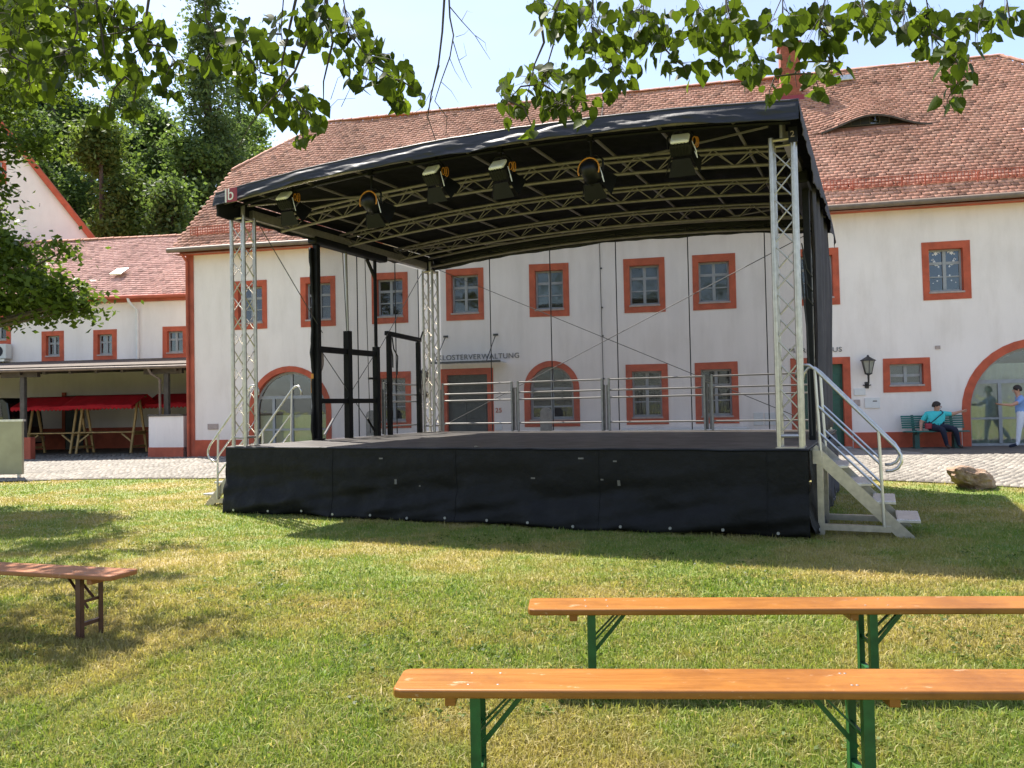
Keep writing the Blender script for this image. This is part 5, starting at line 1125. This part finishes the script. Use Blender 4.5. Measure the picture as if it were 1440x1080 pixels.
def linden():
    tb_ = (-5.4, .8, 0); e = empty('linden_tree', tb_, 0, 'linden tree whose leafy branches hang into the top of the view', 'tree'); org = Vector(tb_)
    Lb = [(30, 28, 58, 38, 62), (95, 85, 58, 34, 55), (42, 122, 34, 18, 18), (160, 38, 58, 40, 52), (207, 62, 38, 46, 36), (176, 108, 34, 28, 24), (152, 158, 24, 10, 9), (187, 150, 13, 16, 9), (247, 88, 36, 22, 18), (232, 128, 18, 14, 10), (290, 28, 26, 26, 7), (303, 72, 30, 22, 15), (338, 62, 34, 42, 34), (366, 102, 38, 46, 48), (402, 132, 34, 38, 42), (432, 162, 22, 32, 25), (426, 196, 11, 13, 5), (395, 48, 38, 36, 24), (450, 28, 34, 34, 34), (492, 50, 38, 46, 55), (522, 90, 36, 38, 46), (556, 112, 26, 32, 26), (560, 142, 18, 13, 10), (590, 132, 9, 13, 4), (105, 12, 90, 22, 55), (14, 78, 28, 38, 34)]
    Rb = [(782, 18, 42, 28, 32), (832, 38, 48, 42, 58), (862, 88, 36, 42, 44), (762, 118, 56, 40, 66), (800, 150, 40, 26, 34), (714, 142, 22, 32, 16), (748, 178, 10, 8, 4), (902, 28, 42, 36, 40), (932, 60, 36, 36, 28), (962, 94, 26, 22, 9), (986, 28, 38, 32, 32), (1030, 40, 38, 42, 36), (1060, 88, 32, 36, 30), (1010, 88, 18, 18, 5), (1100, 34, 42, 26, 30), (1118, 104, 24, 24, 14), (1082, 128, 15, 13, 5), (1152, 38, 38, 36, 36), (1166, 86, 28, 28, 20), (1150, 120, 12, 13, 5), (1216, 28, 38, 28, 32), (1272, 24, 42, 28, 38), (1310, 48, 38, 36, 42), (1346, 90, 26, 36, 32), (1332, 140, 15, 17, 9), (1372, 38, 42, 32, 38), (1420, 24, 22, 18, 12)]
    leaves = []; tw = MB()
    for grp, y0 in ((Lb, 4.0), (Rb, 3.85)):
        for cx, cy, rx, ry, n in grp:
            Y = y0+rng.uniform(-.25, .35); n = int(n*1.2)
            up_ = [b_ for b_ in grp if b_[1] < cy-12 and abs(b_[0]-cx) < 90]; pb_ = min(up_, key=lambda b_: (b_[0]-cx)**2+(b_[1]-cy)**2) if up_ and cy > 55 else None
            top = at_depth(pb_[0], pb_[1], Y) if pb_ else at_depth(cx+rng.uniform(-50, 50), -110-rng.uniform(0, 60), Y+rng.uniform(-.2, .2)); C = at_depth(cx, cy, Y); bot = at_depth(cx+rng.uniform(-10, 10), cy+ry*.8, Y)
            mid = (top+C)/2+Vector((rng.uniform(-.05, .05), 0, .03)); tw.path([top-org, mid-org, C-org, bot-org], [.0055, .0042, .0026, .0012], 5, False)
            for _ in range(n):
                a = rng.uniform(0, 2*math.pi); q = math.sqrt(rng.uniform(0, 1)); px, py = cx+rx*q*math.cos(a), cy+ry*q*math.sin(a)
                P = at_depth(px, py, Y+rng.normal(0, .13)); leaves.append((P, P.y))
                if rng.random() < .4: tw.path([C+(mid-C)*rng.uniform(0, .5)-org, (C+P)/2+Vector((0, 0, .02))-org, P-org], [.0018, .0014, .0008], 3, False)
    for pts in ([(437, -40), (433, 55), (415, 100), (390, 130), (352, 175), (335, 208)], [(425, -40), (397, 85), (395, 130)], [(215, -40), (205, 28), (175, 45), (110, 55)], [(130, -40), (145, 60), (152, 120)], [(455, -30), (468, 60), (455, 115), (455, 160)], [(750, -40), (765, 60), (752, 90), (740, 140)], [(960, -40), (975, 50), (940, 70)]):
        tw.path([at_depth(x, y, 3.95)-org for x, y in pts], [.009-.0075*i/(len(pts)-1) for i in range(len(pts))], 5, False)
    tw.build('twigs', 'twig', e, smooth=True, fix=False)['kind'] = 'stuff'
    meshes = [leaf_mesh(k, 'linden_leaf') for k in range(7)]; leaves.sort(key=lambda t: t[1]); mats_ = []
    for P, _ in leaves:
        # tips hang down and outwards; blades face mostly up or sideways
        tip = Vector((rng.normal(0, .6), rng.normal(0, .6), -1.0+rng.normal(0, .45))).normalized(); nrm = Vector((rng.normal(0, .8), rng.normal(-.25, .8), rng.normal(.5, .6)))
        nrm = (nrm-tip*nrm.dot(tip)).normalized(); x = tip.cross(nrm); s = rng.uniform(.6, 1.28); M = Matrix((x, tip, nrm)).transposed().to_4x4(); mats_.append(Matrix.Translation(P-org) @ M @ Matrix.Scale(s, 4))
    for i, M in enumerate(mats_[:290]): inst('leaf', meshes[i % 7], e, M)
    V = []; Fc = []
    for i, M in enumerate(mats_[290:]):
        me = meshes[i % 7]; k = len(V); V += [tuple(M @ v.co) for v in me.vertices]; Fc += [tuple(k+j for j in p.vertices) for p in me.polygons]
    me = bpy.data.meshes.new('foliage'); me.from_pydata(V, [], Fc); me.materials.append(MATS['linden_leaf']); me.polygons.foreach_set('use_smooth', [True]*len(Fc)); o = inst('foliage', me, e); o['kind'] = 'stuff'
    # upper crown: throws the dappled shade at left
    cl = []; K = Vector((-.341, .46, 1.0)); tips = []
    for gx, gy, h, r, n in ((-3.2, 6.4, 5.6, .55, 260), (-2.6, 6.15, 6.0, .42, 190), (-3.9, 6.9, 6.2, .65, 330), (-4.4, 7.9, 6.4, .7, 350), (-3.7, 8.0, 6.8, .5, 240), (-4.9, 8.9, 6.6, .6, 280), (-4.1, 9.6, 7.2, .55, 230), (-5.6, 9.9, 7.0, .7, 330), (-5.3, 10.9, 7.4, .6, 260), (-6.6, 11.4, 7.4, .8, 380), (-7.4, 12.2, 7.6, .8, 380), (-2.15, 5.75, 6.2, .25, 60), (-4.6, 6.3, 6.0, .7, 330), (-5.6, 7.4, 6.6, .9, 420), (-6.6, 8.8, 7.0, .9, 400), (-3.3, 4.6, 6.0, .35, 90), (-2.85, 5.5, 5.6, .38, 230), (-3.3, 5.65, 5.8, .45, 280), (-3.85, 5.85, 5.8, .5, 300), (-3.7, 5.1, 5.9, .4, 150)):
        c = Vector((gx, gy, 0))+K*h-org; tips.append(c); p, _ = ell_points(tuple(c), (r, r, r*.5), n, max(5, n//18), .12, .1); cl.append(p)
    for cx, cy, cz, r, n in ((-4.5, -2.5, 7.5, 2.6, 2400), (-1.0, -1.5, 8.0, 2.4, 2000), (2.2, -.8, 7.6, 2.2, 1600), (-6.5, 1.5, 9.5, 2.2, 1500), (-8, -1, 8, 2.3, 1400), (-4, -1, 11, 2.6, 2000)):
        c = Vector((cx, cy, cz))-org; tips.append(c); p, _ = ell_points(tuple(c), (r, r, r*.7), n, n//35, .25, .2); cl.append(p)
    leaf_cloud(np.concatenate(cl), .085, 'linden_leaf', 'crown', e, aspect=.85)
    t = MB().path([(0, 0, -.3), (0, 0, .4), (.05, 0, 2.5), (.1, -.1, 5), (.3, -.3, 8), (.6, -.6, 10.5)], [.5, .36, .30, .24, .15, .05], 14)
    for k, q in enumerate(tips):
        a = Vector((.07, -.05, 3.0+.25*(k % 9))); mid = (a+q)/2+Vector((0, 0, .7)); t.path([a, mid, q], [.07, .035, .010], 6, False)
    a = Vector((.07, 0, 4.2)); lim = [a, Vector((2.5, 1.6, 5.3)), Vector((5.4, 3.3, 5.0)), Vector((8.4, 3.7, 4.9))]; t.path(lim, [.10, .07, .045, .015], 8, False)
    lim = [a, Vector((1.2, 2.2, 5.2)), Vector((2.6, 3.6, 5.0)), Vector((4.6, 3.8, 4.8))]; t.path(lim, [.09, .06, .04, .012], 8, False)
    t.build('trunk', 'bark', e, smooth=True, fix=False)
    # bare dead twig
    dt = MB(); D = 4.0
    for pts, r0 in (([(625, -60), (624, 0), (622, 45), (618, 90), (608, 135), (602, 165), (612, 197)], .0075), ([(630, -60), (632, 25), (637, 50), (632, 80), (620, 115), (610, 142), (628, 165), (626, 190)], .005), ([(632, 8), (650, 30), (668, 50), (680, 70), (690, 84)], .003), ([(668, 50), (682, 60), (684, 72)], .0018), ([(637, 55), (645, 85), (655, 112), (662, 124)], .0026), ([(645, 85), (656, 78), (652, 60)], .0018), ([(632, 80), (640, 100), (650, 116)], .002), ([(618, 92), (610, 120), (595, 150), (575, 165)], .0022), ([(620, 115), (634, 128), (645, 145)], .0018), ([(608, 135), (600, 160), (601, 185), (608, 200)], .0018), ([(650, 30), (655, 15), (664, 18)], .0016), ([(640, 52), (652, 48), (660, 40)], .0016)):
        dt.path([at_depth(x+rng.normal(0, 1), y, D+.06*math.sin(i*1.7))-org for i, (x, y) in enumerate(pts)], [r0*(1-.75*i/(len(pts)-1)) for i in range(len(pts))], 5, False)
    for pts in ([(480, 150), (492, 125), (500, 105)], [(455, 160), (475, 140), (500, 138)], [(465, 140), (475, 110), (490, 100)]): dt.path([at_depth(x, y, 4.5)-org for x, y in pts], [.002, .0015, .001], 4, False)
    dt.build('dead_twig', 'twig', e, smooth=True, fix=False)['kind'] = 'stuff'
linden()
# ================================================================== GRASS
def grass():
    # half the blades evenly over the lawn, half denser towards the near ground
    N1, N2 = 460000, 260000
    px = rng.uniform(-60, 1500, N1); py = 660+(1120-660)*rng.uniform(0, 1, N1)
    c, s = math.cos(ROLL), math.sin(ROLL); X = (px-720)*c-(py-540)*s; Yv = (px-720)*s+(py-540)*c; r, u = X/F, -Yv/F; cp, sp = math.cos(PITCH), math.sin(PITCH)
    dz = sp+u*cp; dy = cp-u*sp; t = -EYE/np.minimum(dz, -.03); A = np.stack([r*t, dy*t], 1)
    Y2 = rng.uniform(2.2, 19, N2); B2 = np.stack([rng.uniform(-1, 1, N2)*(Y2*.70+1.2), Y2], 1); XY = np.concatenate([A, B2]); XY = XY[(XY[:, 1] < 21) & (XY[:, 1] > 1.5)]
    v = XY-np.array([FA.o.x, FA.o.y]); fu = v[:, 0]*FA.c+v[:, 1]*FA.s; fo = -(-v[:, 0]*FA.s+v[:, 1]*FA.c)
    k = fo > np.interp(fu, EU, EO)+rng.normal(0, .05, len(XY)); w2 = XY-np.array([ST.o.x, ST.o.y]); sa_ = w2[:, 0]*ST.c+w2[:, 1]*ST.s; sb_ = -w2[:, 0]*ST.s+w2[:, 1]*ST.c
    k &= ~((sa_ > .1) & (sa_ < W_-.1) & (sb_ > .1) & (sb_ < D_)); XY = XY[k]; fu, fo = fu[k], fo[k]; N = len(XY)
    zb = .3-.0065*(11-np.clip(fu, -22, 14)); tt = np.clip((fo-2.5)/7, 0, 1); Z = zb*(1-tt*tt*(3-2*tt))
    tuft = np.sin(XY[:, 0]*5.1+np.sin(XY[:, 1]*3.7))*np.sin(XY[:, 1]*6.3+np.sin(XY[:, 0]*4.1)); h = (.017+.008*tuft+.015*rng.gamma(1.6, .6, N)); h = np.clip(h, .010, .085); dist = XY[:, 1]
    wd = (.0016+.00050*dist)*rng.uniform(.7, 1.4, N); an = rng.uniform(0, 2*math.pi, N); ln = rng.normal(0, .9, N); la = an+rng.normal(0, 1.2, N)
    sx, sy = np.cos(an)*wd, np.sin(an)*wd; lx, ly = np.cos(la)*ln*h, np.sin(la)*ln*h
    P = np.zeros((N, 5, 3)); x, y = XY[:, 0], XY[:, 1]
    for i, (q, m_, hh) in enumerate(((-1, 0, 0), (1, 0, 0), (.75, .35, .62), (-.75, .35, .62), (0, 1.0, 1.0))):
        P[:, i, 0] = x+sx*q+lx*m_; P[:, i, 1] = y+sy*q+ly*m_; P[:, i, 2] = Z-.004*(hh == 0)+h*hh*(1-.28*np.minimum(np.abs(ln), 2)*m_)
    near = dist < 7.5; Pn = P[near]; Pf = P[~near][:, [0, 1, 4]]
    V = np.concatenate([Pn.reshape(-1, 3), Pf.reshape(-1, 3)]); n1 = len(Pn); n2 = len(Pf)
    f1 = np.concatenate([np.array([(0, 1, 2), (0, 2, 3), (3, 2, 4)])[None]+5*np.arange(n1)[:, None, None]]).reshape(-1, 3); f2 = 5*n1+np.arange(n2*3).reshape(-1, 3)
    o = quads('grass_blades', V, np.concatenate([f1, f2]), 'grass'); tag(o, 'short mown grass blades with dry straw patches across the lawn', 'grass', kind='stuff')
    # small broad-leaved weeds and clover
    M_ = 3600; Y = rng.uniform(2.6, 10, M_)**1; wx = rng.uniform(-1, 1, M_)*Y*.66; cl_ = np.sin(wx*1.7+2)*np.sin(Y*1.3+1) > .1; wx, Y = wx[cl_], Y[cl_]
    C = np.stack([wx, Y, np.full(len(Y), .02)], 1); C = np.repeat(C, 4, 0)+rng.normal(0, .018, (len(C)*4, 3))*np.array([1, 1, .3]); C[:, 2] = np.abs(C[:, 2])+.012
    v = C[:, :2]-np.array([ST.o.x, ST.o.y]); sb_ = -v[:, 0]*ST.s+v[:, 1]*ST.c; C = C[sb_ < -.15]
    o = leaf_cloud(C, .026, 'oak_leaf', 'clover_leaves', None, up=2.0, aspect=.8); tag(o, 'small clover and weed leaves scattered in the lawn', 'clover', kind='stuff')
grass()
